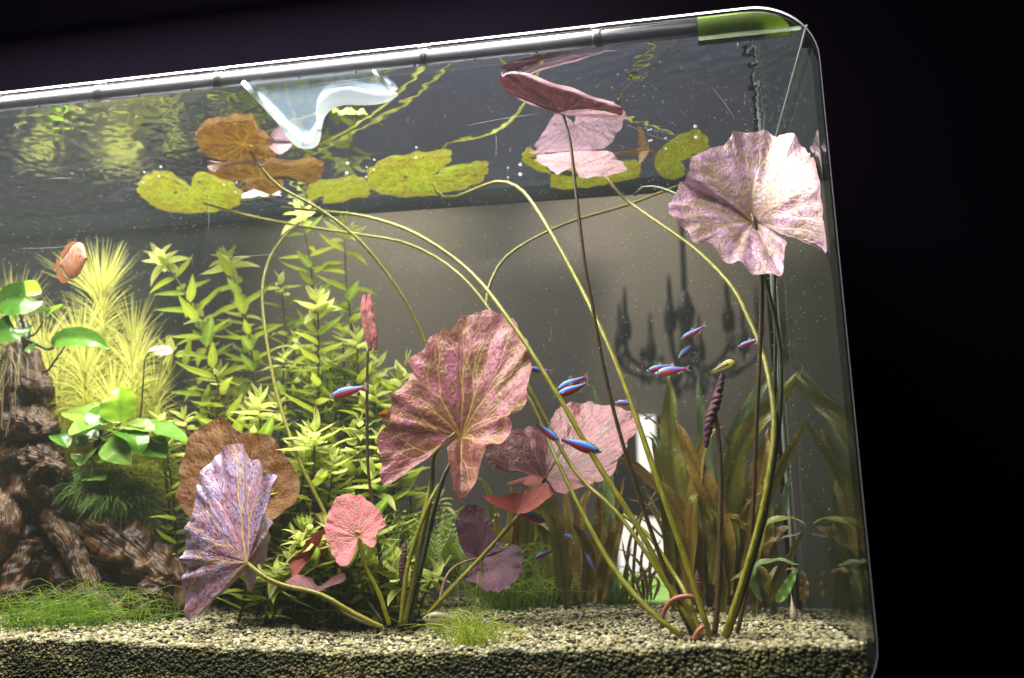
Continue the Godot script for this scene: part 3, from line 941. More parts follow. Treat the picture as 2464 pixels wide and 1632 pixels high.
	# the rest of the thicket: stems that cross and hide one another
	var foot0: Vector3 = V(-.6740,-.0125,-.2137)
	var foot1: Vector3 = V(-.4622,-.0099,-.2560)
	for k in 44:
		var f := foot0.lerp(foot1, (k + rng.randf()) / 44.0)
		f.z = -0.16 - 0.14 * fmod(k * 0.618, 1.0)
		f.x -= (f.z + 0.15) * -0.35
		var tall := rng.randf_range(0.09, 0.26) * (1.25 if f.z < -0.24 else 0.75)
		var lean := rng.randf_range(-0.025, 0.025)
		rows.append(["pale green stem plant deep in the thicket behind the curved lotus stalks", [f, f + V(lean * 0.3, tall * 0.5, 0), f + V(lean, tall, 0.01)], rng.randf_range(0.016, 0.022), rng.randf_range(0.026, 0.034), 4])
	for k in 20:
		var f := foot0.lerp(foot1, (k + 0.2 + 0.6 * rng.randf()) / 20.0)
		f.z = -0.105 - 0.018 * (k % 3)
		f.x = lerpf(-0.57, -0.38, (k + 0.5) / 20.0)
		f.y = ground(f.x, f.z)
		var tall := rng.randf_range(0.04, 0.085)
		rows.append(["low bright stem plant at the foot of the thicket, behind the pink leaves", [f, f + V(0.004, tall * 0.5, 0), f + V(rng.randf_range(-0.02, 0.02), tall, 0.008)], 0.012, rng.randf_range(0.022, 0.028), 5])
	for r in rows:
		stem_plant(r[0], r[1], r[2], r[3], r[4], g)
	var y0 := Color(0.46, 0.48, 0.05)
	var y1 := Color(0.66, 0.67, 0.20)
	var f := [
		["tallest feathery plant with a tuft of long needles beside the orange discus", [V(-.8455,.0936,-.2500),V(-.8779,.2244,-.2600),V(-.9037,.3288,-.2650),V(-.9172,.3861,-.2650)], 0.052, 16, 7],
		["feathery plant behind the top anubias at the left edge", [V(-1.0038,.1101,-.2700),V(-1.0464,.2615,-.2800),V(-1.0732,.3650,-.2800)], 0.050, 14, 4],
		["pale feathery plant left of the tall tuft", [V(-.8677,.0926,-.2200),V(-.8890,.2029,-.2300),V(-.9110,.3094,-.2350)], 0.046, 16, 3],
		["feathery plant in the middle of the group, low and bright", [V(-.8185,.1070,-.1800),V(-.8390,.1854,-.1850),V(-.8579,.2574,-.1900)], 0.046, 18, 2],
		["feathery plant at the right side of the group", [V(-.7718,.0931,-.2100),V(-.7931,.1778,-.2150),V(-.8151,.2736,-.2200)], 0.044, 16, 2],
		["feathery plant right of the tall tuft against the pillar", [V(-.8072,.0944,-.2700),V(-.8368,.2260,-.2750),V(-.8668,.3249,-.2800)], 0.044, 14, 2],
		["feathery plant low behind the single round anubias leaf", [V(-.7749,.0920,-.1700),V(-.7861,.1525,-.1750),V(-.8034,.2215,-.1800)], 0.042, 18, 2],
		["feathery plant just right of the wood knobs", [V(-.8748,.1077,-.2000),V(-.8925,.1885,-.2050),V(-.9182,.2630,-.2100)], 0.044, 16, 2],
		["feathery plant behind the arched anubias leaf", [V(-.9449,.1095,-.2500),V(-.9686,.2252,-.2550),V(-.9936,.3120,-.2600)], 0.046, 15, 2],
		["feathery plant low by the stem plants", [V(-.7612,.0833,-.2300),V(-.7708,.1471,-.2350),V(-.7928,.2369,-.2400)], 0.042, 15, 2]]
	for r in f:
		feathery(r[0], r[1], r[2], r[3], y0, y1, r[4])
	# feathery green ferns on the bottom behind the lotus crown
	var k := 0
	for b in [V(-.4377,-.0046,-.2300), V(-.4036,-.0033,-.2100), V(-.3825,-.0052,-.2400), V(-.3502,-.0026,-.2200), V(-.4397,-.0031,-.1800), V(-.4120,-.0080,-.2800)]:
		var mb := Mb.new()
		for q in 34:
			var a := rng.randf() * TAU
			var out := Vector3(cos(a), 0, sin(a))
			var hgt := rng.randf_range(0.045, 0.098)
			var reach := rng.randf_range(0.008, 0.038)
			var p := spline([b, b + Vector3(0, hgt * 0.55, 0) + out * reach * 0.3, b + Vector3(0, hgt, 0) + out * reach], 14)
			var c := Color(0.24, 0.34, 0.03) * rng.randf_range(0.75, 1.2)
			for i in range(3, 14):
				for s in [-1, 1]:
					var t := (p[i] - p[i - 1]).normalized()
					var side: Vector3 = t.cross(out).normalized() * float(s)
					var l := 0.009 * sin(PI * i / 15.0)
					blade(mb, [p[i], p[i] + side * l * 0.6 + t * l * 0.4, p[i] + side * l + t * l * 0.9], 0.0026, Vector3(0.1, 0.6, 0.8), {"n": 3, "across": 2, "fold": 0.0, "kind": "spear", "c0": c, "c1": c * 1.3})
		var names := ["bright green water fern behind the lotus base", "water fern under the central mauve leaf", "water fern left of the dark plum leaf", "water fern behind the dark plum leaf", "water fern in front at the pink leaf's stalk", "water fern farthest back under the mauve leaf"]
		var t := thing("water_fern", names[k], "aquatic plant", b, "bright green ferns behind the left lotus")
		tag(part("fronds", mb.done(), M.lime_leaf, t), "", "", "", "stuff")
		k += 1

# ---------------------------------------------------------------- anubias
func anubias() -> void:
	var dk := {"kind": "spoon", "n": 28, "across": 9, "fold": 0.26, "wave": 0.014, "c0": Color(0.045, 0.14, 0.012), "c1": Color(0.07, 0.20, 0.016), "rib": Color(0.11, 0.24, 0.04)}
	var md := dk.duplicate()
	md.c0 = Color(0.08, 0.22, 0.025); md.c1 = Color(0.12, 0.28, 0.03)
	var lt := dk.duplicate()
	lt.c0 = Color(0.26, 0.46, 0.03); lt.c1 = Color(0.32, 0.54, 0.03); lt.rib = Color(0.18, 0.36, 0.03)
	var pale := dk.duplicate()
	pale.c0 = Color(0.17, 0.33, 0.05); pale.c1 = Color(0.22, 0.38, 0.07)
	var up := Vector3(0.1, 1, 0.25)
	var fr := Vector3(0.1, 0.25, 1)
	var t := thing("anubias", "dark green anubias on top of the driftwood, white roots hanging down", "aquatic plant", V(-.9163,.2975,-.1500))
	part("rhizome", bar([V(-.9199,.2857,-.1500),V(-.9163,.2975,-.1500),V(-.9223,.3125,-.1550),V(-.9278,.3233,-.1550)], [0.004, 0.005, 0.0045, 0.003], 8, 16), M.stalk_dark, t)
	leaf(t, "leaf", [V(-.8901,.3393,-.1300),V(-.8921,.3364,-.1150),V(-.9115,.3343,-.1100),V(-.9331,.3272,-.1100)], 0.0432, Vector3(0.1, 0.1, 1), M.gloss_leaf, dk)
	leaf(t, "leaf", [V(-.9836,.3715,-.1900),V(-.9680,.3748,-.1900),V(-.9441,.3720,-.1900)], 0.0360, Vector3(0, 0.5, 0.9), M.gloss_leaf, lt)
	leaf(t, "leaf", [V(-.9005,.3036,-.1300),V(-.8997,.3011,-.1150),V(-.9088,.2972,-.1100),V(-.9243,.2935,-.1100)], 0.0384, Vector3(0.1, 0.15, 1), M.gloss_leaf, dk)
	leaf(t, "leaf", [V(-.8647,.2832,-.1400),V(-.8575,.2901,-.1350),V(-.8277,.2914,-.1300),V(-.7973,.2862,-.1250),V(-.7703,.2735,-.1200)], 0.0264, Vector3(0, 0.25, 1), M.gloss_leaf, md)
	leaf(t, "leaf", [V(-.9061,.3238,-.1600),V(-.8896,.3324,-.1550),V(-.8691,.3403,-.1500)], 0.0204, Vector3(0.3, 0.6, 0.7), M.gloss_leaf, lt)
	leaf(t, "leaf", [V(-.9155,.3364,-.1650),V(-.9040,.3398,-.1600),V(-.8955,.3402,-.1600)], 0.0240, up, M.gloss_leaf, pale)
	leaf(t, "leaf", [V(-.8983,.2870,-.1400),V(-.8909,.2811,-.1350),V(-.8865,.2741,-.1300)], 0.0144, fr, M.gloss_leaf, md)
	leaf(t, "leaf", [V(-.9642,.3259,-.1700),V(-.9703,.3278,-.1650),V(-.9789,.3253,-.1600)], 0.0240, up, M.gloss_leaf, md)
	stalk(t, [V(-.9155,.2974,-.1500),V(-.8906,.2879,-.1450),V(-.8735,.2815,-.1420),V(-.8643,.2835,-.1400)], 0.0022, 0.0016, M.stalk_dark, "leaf_stalk")
	stalk(t, [V(-.9208,.3049,-.1550),V(-.9186,.3157,-.1450),V(-.9110,.3285,-.1280)], 0.0018, 0.0014, M.stalk_dark, "leaf_stalk")
	stalk(t, [V(-.9268,.3034,-.1600),V(-.9131,.3074,-.1600),V(-.9043,.3237,-.1600)], 0.0015, 0.0011, M.stalk_olive, "leaf_stalk")
	stalk(t, [V(-.9342,.3189,-.1600),V(-.9373,.3327,-.1650),V(-.9400,.3407,-.1700)], 0.0013, 0.001, M.stalk_dark, "leaf_stalk")
	stalk(t, [V(-.9201,.3036,-.1500),V(-.9340,.3222,-.1500),V(-.9388,.3377,-.1500)], 0.0014, 0.001, M.stalk_dark, "leaf_stalk")
	var pale_root := mat(Color(0.55, 0.50, 0.36), 0.6)
	var dim_root := mat(Color(0.32, 0.27, 0.14), 0.6)
	stalk(t, [V(-.9098,.2935,-.1350),V(-.8916,.2691,-.1200),V(-.8873,.2473,-.1180),V(-.8815,.2319,-.1180)], 0.0016, 0.0008, pale_root, "root")
	stalk(t, [V(-.9014,.2876,-.1300),V(-.8796,.2390,-.1120),V(-.8787,.2125,-.1100),V(-.8753,.1695,-.1050)], 0.0013, 0.001, dim_root, "root")
	stalk(t, [V(-.9181,.2882,-.1300),V(-.8985,.2534,-.1120),V(-.8959,.2307,-.1100),V(-.8826,.1789,-.1050)], 0.0012, 0.0009, dim_root, "root")
	stalk(t, [V(-.9055,.2834,-.1300),V(-.8828,.2391,-.1120),V(-.8693,.1891,-.1080)], 0.001, 0.0007, dim_root, "root")
	for k in 26:
		var b: Vector3 = V(-.9050,.2816,-.1350)
		b += Vector3(rng.randf_range(-0.04, 0.012), rng.randf_range(-0.02, 0.012), rng.randf_range(0.0, 0.02))
		var e := b + Vector3(rng.randf_range(-0.008, 0.03), rng.randf_range(-0.055, -0.02), rng.randf_range(0.0, 0.012))
		stalk(t, [b, (b + e) / 2 + Vector3(rng.randf_range(-0.004, 0.004), 0.004, 0), e], 0.0006, 0.0003, pale_root if k % 3 else dim_root, "root")
	var tw := thing("twig", "thin dark branching twig sticking out right of the driftwood top", "twig", V(-.8730,.2536,-.1400))
	part("stem", bar([V(-.8809,.2541,-.1450),V(-.8668,.2548,-.1400),V(-.8546,.2656,-.1350),V(-.8394,.2811,-.1300)], [0.0014, 0.0012, 0.0007], 6, 16), M.black, tw)
	for q in [[V(-.8654,.2562,-.1400),V(-.8596,.2511,-.1400),V(-.8530,.2459,-.1400)], [V(-.8628,.2597,-.1400),V(-.8579,.2596,-.1400),V(-.8544,.2581,-.1400)], [V(-.8552,.2641,-.1350),V(-.8501,.2676,-.1350),V(-.8464,.2689,-.1350)], [V(-.8642,.2583,-.1400),V(-.8666,.2627,-.1400),V(-.8666,.2670,-.1400)]]:
		part("side_twig", bar(q, [0.0007, 0.0004], 5, 8), M.black, tw)

	t = thing("anubias", "leafy anubias with one bright round upright leaf, right of the stump", "aquatic plant", V(-.7762,.1628,-.1300))
	part("rhizome", bar([V(-.7803,.1541,-.1350),V(-.7762,.1628,-.1300),V(-.7747,.1721,-.1300),V(-.7732,.1814,-.1300)], [0.003, 0.004, 0.003], 8, 12), M.stalk_dark, t)
	leaf(t, "leaf", [V(-.7449,.1877,-.1250),V(-.7478,.2003,-.1250),V(-.7504,.2151,-.1250),V(-.7575,.2308,-.1300)], 0.0432, Vector3(0.1, 0.3, 1), M.gloss_leaf, lt)
	leaf(t, "leaf", [V(-.7777,.1882,-.1400),V(-.8003,.1974,-.1450),V(-.8230,.2040,-.1500),V(-.8512,.2067,-.1600)], 0.0480, Vector3(0.1, 1, 0.65), M.gloss_leaf, pale)
	leaf(t, "leaf", [V(-.7634,.1800,-.1200),V(-.7670,.1787,-.1100),V(-.7695,.1723,-.1000),V(-.7998,.1898,-.1200)], 0.0264, Vector3(-0.4, 1, 0.4), M.gloss_leaf, pale)
	leaf(t, "leaf", [V(-.7614,.1892,-.1250),V(-.7703,.1946,-.1200),V(-.7870,.1996,-.1200)], 0.0288, Vector3(0.2, 0.6, 1), M.gloss_leaf, md)
	leaf(t, "leaf", [V(-.7507,.1824,-.1300),V(-.7320,.1829,-.1250),V(-.6980,.1765,-.1200)], 0.0360, Vector3(0.1, 1, 0.5), M.gloss_leaf, pale)
	leaf(t, "leaf", [V(-.7519,.1892,-.1500),V(-.7163,.1833,-.1400),V(-.6893,.1744,-.1350),V(-.6601,.1657,-.1300)], 0.0384, Vector3(0, 1, 0.35), M.gloss_leaf, md)
	leaf(t, "leaf", [V(-.7452,.1784,-.1200),V(-.7220,.1730,-.1100),V(-.7050,.1620,-.1050),V(-.7017,.1494,-.1050)], 0.0384, Vector3(0.35, 1, 0.45), M.gloss_leaf, dk)
	leaf(t, "leaf", [V(-.7318,.1662,-.1400),V(-.7123,.1602,-.1350),V(-.6865,.1479,-.1300)], 0.0384, Vector3(0.3, 0.8, 0.6), M.gloss_leaf, md)
	leaf(t, "leaf", [V(-.8419,.1808,-.1400),V(-.8298,.1733,-.1350),V(-.8139,.1605,-.1300)], 0.0240, Vector3(0.4, 0.7, 0.6), M.gloss_leaf, md)
	leaf(t, "leaf", [V(-.7674,.1682,-.1200),V(-.7767,.1677,-.1150),V(-.7841,.1568,-.1100)], 0.0312, Vector3(0, 0.8, 0.6), M.gloss_leaf, dk)
	leaf(t, "leaf", [V(-.7725,.1540,-.1200),V(-.7715,.1503,-.1100),V(-.7714,.1376,-.1050)], 0.0360, Vector3(-0.2, 0.7, 0.7), M.gloss_leaf, pale)
	leaf(t, "leaf", [V(-.7513,.1658,-.1150),V(-.7261,.1549,-.1050),V(-.7061,.1389,-.1000)], 0.0360, Vector3(-0.6, 0.6, 0.7), M.gloss_leaf, pale)
	leaf(t, "leaf", [V(-.7757,.1265,-.1200),V(-.7590,.1261,-.1150),V(-.7427,.1231,-.1100)], 0.0240, Vector3(0, 0.8, 0.6), M.gloss_leaf, md)
	leaf(t, "leaf", [V(-.7631,.1457,-.1200),V(-.7493,.1438,-.1150),V(-.7347,.1406,-.1100)], 0.0168, Vector3(0, 0.8, 0.6), M.gloss_leaf, pale)
	leaf(t, "leaf", [V(-.7757,.1760,-.1400),V(-.7616,.1699,-.1350),V(-.7446,.1626,-.1300)], 0.0312, up, M.gloss_leaf, dk)
	for q in [[V(-.7747,.1721,-.1300),V(-.7619,.1773,-.1300),V(-.7462,.1878,-.1260)], [V(-.7742,.1694,-.1300),V(-.7585,.1746,-.1300),V(-.7503,.1886,-.1480)], [V(-.7751,.1655,-.1300),V(-.7619,.1680,-.1300),V(-.7453,.1780,-.1220)], [V(-.7749,.1641,-.1300),V(-.7764,.1683,-.1200),V(-.7804,.1707,-.1180)], [V(-.7775,.1615,-.1300),V(-.7750,.1531,-.1250),V(-.7742,.1461,-.1200)]]:
		stalk(t, q, 0.0014, 0.0011, M.stalk_olive, "leaf_stalk")
	# a small round pad on a bent dark stalk, back left
	var s := thing("water_lily_sprout", "small round leaf on a thin dark hooked stalk before the feathery plants", "aquatic plant", V(-.7557,.1975,-.1700))
	stalk(s, [V(-.7553,.1947,-.1700),V(-.7575,.2328,-.1700),V(-.7600,.2675,-.1700),V(-.7577,.2776,-.1700),V(-.7521,.2811,-.1700)], 0.001, 0.0008, M.stalk_dark)
	lily(s, "leaf", V(-.7358,.2808,-.1650), [V(-.7385,.2760,-.1500),V(-.7527,.2828,-.1650),V(-.7596,.2918,-.1850),V(-.7450,.2917,-.1850),V(-.7242,.2838,-.1700),V(-.7102,.2729,-.1500),V(-.7170,.2699,-.1450),V(-.7297,.2724,-.1450)], M.pale, {"n": 40, "ruffle": 0.02})

# ---------------------------------------------------------------- strap leaved plants on the right
func crypts() -> void:
	var br := {"kind": "strap", "n": 26, "across": 7, "fold": 0.22, "wave": 0.10, "c0": Color(0.20, 0.135, 0.018), "c1": Color(0.20, 0.135, 0.018), "rib": Color(0.14, 0.06, 0.015)}
	var ol := br.duplicate()
	ol.c0 = Color(0.15, 0.15, 0.018); ol.c1 = Color(0.15, 0.15, 0.018); ol.rib = Color(0.10, 0.08, 0.012)
	var gn := br.duplicate()
	gn.c0 = Color(0.12, 0.18, 0.06); gn.c1 = Color(0.12, 0.18, 0.06); gn.rib = Color(0.10, 0.16, 0.06)
	var bt := br.duplicate()
	bt.c0 = Color(0.22, 0.42, 0.08); bt.c1 = Color(0.22, 0.42, 0.08); bt.rib = Color(0.2, 0.38, 0.08)
	var dk := br.duplicate()
	dk.c0 = Color(0.16, 0.115, 0.02); dk.c1 = Color(0.16, 0.115, 0.02); dk.rib = Color(0.11, 0.06, 0.015)
	var fr := Vector3(0.1, 0.35, 1)
	var lf := Vector3(-0.5, 0.5, 0.9)
	var rt := Vector3(0.6, 0.5, 0.8)
	var t := thing("crypt_plant", "tall cryptocoryne with ruffled olive brown strap leaves right of centre", "aquatic plant", V(-.1022,.0099,-.2400), "brown strap leaved plants at the right")
	leaf(t, "leaf", [V(-.1133,.0078,-.2400),V(-.1269,.0770,-.2450),V(-.1347,.1446,-.2500),V(-.1352,.2095,-.2550),V(-.1324,.2573,-.2600)], 0.0319, Vector3(0.25, 0.3, 1), M.strap_leaf, ol)
	leaf(t, "leaf", [V(-.0835,.0137,-.2200),V(-.0874,.0738,-.2200),V(-.0983,.1156,-.2150),V(-.1149,.1550,-.2150),V(-.1282,.1962,-.2200)], 0.0277, Vector3(-0.1, 0.5, 1), M.strap_leaf, br)
	leaf(t, "leaf", [V(-.1098,.0122,-.2300),V(-.1217,.0770,-.2250),V(-.1463,.1176,-.2200),V(-.1755,.1425,-.2100),V(-.2066,.1564,-.2000)], 0.0250, Vector3(0.2, 0.8, 0.8), M.strap_leaf, br)
	leaf(t, "leaf", [V(-.0962,.0093,-.2500),V(-.1085,.0622,-.2500),V(-.1238,.1037,-.2500),V(-.1517,.1347,-.2500)], 0.0230, fr, M.strap_leaf, br)
	leaf(t, "leaf", [V(-.1041,.0068,-.2800),V(-.0981,.0973,-.2950),V(-.0959,.1796,-.3000),V(-.0995,.2570,-.3000)], 0.0235, fr, M.strap_leaf, gn)
	leaf(t, "leaf", [V(-.0995,.0243,-.2100),V(-.0937,.0809,-.2000),V(-.1037,.1037,-.1900),V(-.1125,.1121,-.1800),V(-.1177,.1029,-.1700)], 0.0152, Vector3(0, 0.9, 0.5), M.strap_leaf, ol)
	t = thing("crypt_plant", "cryptocoryne with leaves fanning right towards the end pane", "aquatic plant", V(-.0730,.0122,-.2200), "brown strap leaved plants at the right")
	leaf(t, "leaf", [V(-.0819,.0120,-.2200),V(-.0808,.0957,-.2200),V(-.0706,.1476,-.2200),V(-.0480,.1892,-.2200),V(-.0214,.2130,-.2150),V(.0077,.2500,-.2100)], 0.0292, Vector3(0.5, 0.4, 0.9), M.strap_leaf, ol)
	leaf(t, "leaf", [V(-.0827,.0089,-.2600),V(-.0789,.1064,-.2650),V(-.0675,.1659,-.2700),V(-.0467,.2131,-.2750),V(-.0099,.2686,-.2800)], 0.0263, Vector3(0.4, 0.3, 1), M.strap_leaf, gn)
	leaf(t, "leaf", [V(-.0696,.0138,-.2000),V(-.0524,.0865,-.1900),V(-.0296,.1387,-.1800),V(-.0131,.1647,-.1750),V(.0008,.1916,-.1700)], 0.0166, rt, M.strap_leaf, ol)
	leaf(t, "leaf", [V(-.0696,.0108,-.2400),V(-.0583,.0778,-.2400),V(-.0438,.1340,-.2400),V(-.0285,.1884,-.2450)], 0.0277, fr, M.strap_leaf, br)
	leaf(t, "leaf", [V(-.0578,.0655,-.2000),V(-.0645,.0777,-.1950),V(-.0729,.0889,-.1900),V(-.0851,.0957,-.1850)], 0.0152, Vector3(0.2, 0.9, 0.6), M.strap_leaf, br)
	leaf(t, "leaf", [V(-.0676,.0158,-.2200),V(-.0505,.0725,-.2150),V(-.0326,.0878,-.2100),V(-.0191,.0914,-.2050),V(-.0068,.0836,-.2000)], 0.0180, Vector3(0.2, 1, 0.5), M.strap_leaf, ol)
	leaf(t, "leaf", [V(-.0667,.0151,-.2300),V(-.0462,.0581,-.2300),V(-.0248,.0693,-.2250),V(-.0058,.0776,-.2200)], 0.0125, Vector3(0.2, 1, 0.3), M.strap_leaf, dk)
	leaf(t, "leaf", [V(-.0624,.0110,-.2400),V(-.0450,.0597,-.2400),V(-.0314,.0745,-.2400),V(-.0145,.0838,-.2400)], 0.0208, fr, M.strap_leaf, br)
	leaf(t, "leaf", [V(-.0760,.0098,-.2500),V(-.0668,.0590,-.2600),V(-.0590,.0968,-.2600),V(-.0562,.1357,-.2650)], 0.0250, fr, M.strap_leaf, dk)
	leaf(t, "leaf", [V(-.0471,.0089,-.2500),V(-.0304,.0782,-.2600),V(-.0174,.1047,-.2600),V(-.0089,.1357,-.2650)], 0.0166, rt, M.strap_leaf, gn)
	t = thing("crypt_plant", "low cryptocoryne against the end pane with one bright green blade", "aquatic plant", V(-.0475,.0127,-.1600), "brown strap leaved plants at the right")
	leaf(t, "leaf", [V(-.0441,.0128,-.1500),V(-.0359,.0268,-.1450),V(-.0256,.0454,-.1400)], 0.0097, fr, M.strap_leaf, bt)
	leaf(t, "leaf", [V(-.0484,.0110,-.1800),V(-.0384,.0360,-.1800),V(-.0244,.0580,-.1750),V(-.0119,.0816,-.1700)], 0.0097, rt, M.strap_leaf, ol)
	leaf(t, "leaf", [V(-.0550,.0108,-.1800),V(-.0635,.0337,-.1800),V(-.0464,.0493,-.1750),V(-.0178,.0467,-.1700)], 0.0125, Vector3(0, 1, 0.4), M.strap_leaf, gn)
	leaf(t, "leaf", [V(-.0460,.0094,-.2000),V(-.0479,.0330,-.2000),V(-.0575,.0431,-.2000),V(-.0833,.0277,-.1900)], 0.0097, Vector3(0, 1, 0.5), M.strap_leaf, ol)
	leaf(t, "leaf", [V(-.0410,.0096,-.2000),V(-.0414,.0281,-.2000),V(-.0321,.0402,-.2000),V(-.0169,.0393,-.1900)], 0.0138, Vector3(0, 1, 0.5), M.strap_leaf, dk)
	leaf(t, "leaf", [V(-.0142,.0104,-.2000),V(-.0112,.0271,-.2000),V(-.0118,.0406,-.2000)], 0.0097, fr, M.strap_leaf, dk)
	t = thing("crypt_plant", "brown cryptocoryne standing behind the purple leaf", "aquatic plant", V(-.2182,.0014,-.2600), "brown strap leaved plants at the right")
	var left := [[V(-.2389,-.0002,-.2500),V(-.2415,.0464,-.2600),V(-.2396,.0955,-.2650),V(-.2231,.1361,-.2700)], [V(-.2252,.0002,-.2500),V(-.2194,.0565,-.2600),V(-.2168,.0956,-.2600),V(-.2162,.1274,-.2600)], [V(-.2132,-.0011,-.2700),V(-.2045,.0564,-.2750),V(-.2019,.0961,-.2800),V(-.1887,.1368,-.2800)], [V(-.2519,-.0014,-.2600),V(-.2610,.0360,-.2700),V(-.2678,.0753,-.2750),V(-.2769,.1037,-.2800)], [V(-.2339,.0007,-.2400),V(-.2272,.0381,-.2350),V(-.2322,.0662,-.2300),V(-.2452,.0831,-.2250)], [V(-.2174,.0004,-.2500),V(-.2090,.0379,-.2500),V(-.2006,.0665,-.2500),V(-.1882,.1035,-.2550)], [V(-.2462,-.0029,-.2800),V(-.2510,.0554,-.2900),V(-.2570,.0959,-.2900),V(-.2639,.1379,-.2950)], [V(-.2220,-.0022,-.2800),V(-.2180,.0460,-.2900),V(-.2088,.0963,-.2900),V(-.2002,.1253,-.2950)]]
	for k in left.size():
		leaf(t, "leaf", left[k], [0.016, 0.019, 0.014, 0.017][k % 4], fr, M.strap_leaf, dk)
	t = thing("crypt_plant", "thin leaved cryptocoryne crossing the bright window", "aquatic plant", V(-.1696,.0028,-.2600), "brown strap leaved plants at the right")
	for k in 46:
		var s := (k + rng.randf()) / 46.0
		var foot := V(lerpf(-0.34, -0.03, s), -0.006, -rng.randf_range(0.22, 0.3))
		if s > 0.30 and s < 0.64: continue
		var tall := rng.randf_range(0.08, 0.20) * (0.8 if s < 0.28 else 1.1)
		var lean := rng.randf_range(-0.05, 0.05) + 0.03 * (s - 0.5)
		if foot.x + lean > -0.015: lean = -0.02
		leaf(t, "leaf", [foot, foot + V(lean * 0.2, tall * 0.55, 0.005), foot + V(lean * 0.6, tall * 0.9, 0.012), foot + V(lean, tall * rng.randf_range(0.8, 1.05), 0.022)], rng.randf_range(0.012, 0.021), Vector3(rng.randf_range(-0.8, 0.8), 0.5, 0.8), M.strap_leaf, [dk, ol, dk, br][k % 4])
	var thin := [[V(-.1261,.0430,-.2600),V(-.1444,.0653,-.2650),V(-.1635,.0844,-.2700),V(-.1811,.0961,-.2700)], [V(-.1291,.0578,-.2700),V(-.1513,.0964,-.2750),V(-.1627,.1165,-.2800),V(-.1702,.1388,-.2800)], [V(-.1322,.0292,-.2700),V(-.1480,.0768,-.2750),V(-.1631,.1044,-.2800),V(-.1873,.1124,-.2800)], [V(-.1390,.0020,-.2800),V(-.1447,.0572,-.2850),V(-.1534,.0968,-.2900),V(-.1709,.1251,-.2900)], [V(-.1895,.0014,-.2700),V(-.1864,.0567,-.2750),V(-.1714,.0964,-.2800),V(-.1466,.1166,-.2800)], [V(-.1840,.0008,-.2800),V(-.1762,.0765,-.2850),V(-.1568,.1170,-.2900),V(-.1420,.1333,-.2900)], [V(-.1658,.0029,-.2600),V(-.1690,.0305,-.2650),V(-.1824,.0492,-.2700),V(-.2001,.0566,-.2700)], [V(-.1716,.0027,-.2600),V(-.1789,.0227,-.2650),V(-.1885,.0414,-.2700),V(-.1941,.0684,-.2750)], [V(-.1620,.0030,-.2600),V(-.1632,.0288,-.2650),V(-.1607,.0476,-.2700),V(-.1482,.0690,-.2750)], [V(-.1738,.0019,-.2700),V(-.1914,.0123,-.2750),V(-.1912,.0312,-.2800),V(-.1825,.0587,-.2800)], [V(-.1675,.0036,-.2500),V(-.1591,.0294,-.2550),V(-.1433,.0426,-.2600),V(-.1295,.0523,-.2600)], [V(-.1702,.0012,-.2800),V(-.1778,.0178,-.2850),V(-.1655,.0333,-.2900),V(-.1366,.0612,-.2900)], [V(-.1602,.0022,-.2700),V(-.1539,.0190,-.2750),V(-.1616,.0261,-.2800),V(-.1835,.0199,-.2800)], [V(-.1705,.0003,-.2900),V(-.1734,.0370,-.2900),V(-.1709,.0567,-.2900),V(-.1724,.0745,-.2900)]]
	for k in thin.size():
		leaf(t, "leaf", thin[k], 0.0042, Vector3(0.3, 0.6, 0.8), M.strap_leaf, dk)
	leaf(t, "leaf", [V(-.1235,.0025,-.2800),V(-.1248,.0575,-.2900),V(-.1368,.1071,-.2950),V(-.1468,.1716,-.3000),V(-.1587,.1931,-.3000)], 0.0180, fr, M.strap_leaf, gn)
	leaf(t, "leaf", [V(-.1223,.0049,-.2500),V(-.1255,.0580,-.2600),V(-.1386,.1159,-.2650),V(-.1441,.1870,-.2700),V(-.1719,.2146,-.2700)], 0.0125, Vector3(0.4, 0.5, 0.8), M.strap_leaf, ol)
	leaf(t, "leaf", [V(-.2111,.0008,-.2700),V(-.2081,.0961,-.2800),V(-.2133,.1968,-.2900),V(-.2302,.2594,-.2950)], 0.0152, fr, M.strap_leaf, gn)

# ---------------------------------------------------------------- red lotus, left plant
func rolled(parent: Node3D, called: String, p: Array, w: float, m: Material) -> void:
	# a young leaf still rolled in from both sides: two slim scrolls side by side
	for s in [-1, 1]:
		var mb := Mb.new()
		var q := []
		for v in p: q.append(v + Vector3(w * 0.42 * s, 0, 0.0015 * s))
		tube(mb, q, [w * 0.2, w * 0.5, w * 0.52, w * 0.48, w * 0.2], 12, 40, 0.22, 1.5)
		part(called, mb.done(), m, parent)

func bud(parent: Node3D, p: Array, w: float, m: Material) -> void:
	# a furled pointed leaf, wound round itself in ridges
	var q := spline(p, 64)
	var rs := []
	for i in 64:
		var s := i / 63.0
		var row := PackedVector3Array()
		for k in 12:
			var a := TAU * k / 12
			var r := w * pow(sin(PI * clampf(s * 0.94 + 0.05, 0, 1)), 0.6) * (1.0 + 0.12 * sin(s * 78.0 + a + 3.0 * nz.get_noise_2d(s * 6.0, a)) + 0.25 * nz.get_noise_2d(s * 14.0, a * 0.8))
			row.append(q[i] + Vector3(cos(a), 0.25 * sin(a), sin(a)) * r)
		rs.append(row)
	var mb := Mb.new()
	mb.rows(rs, true)
	part("furled_leaf", mb.done(), m, parent)

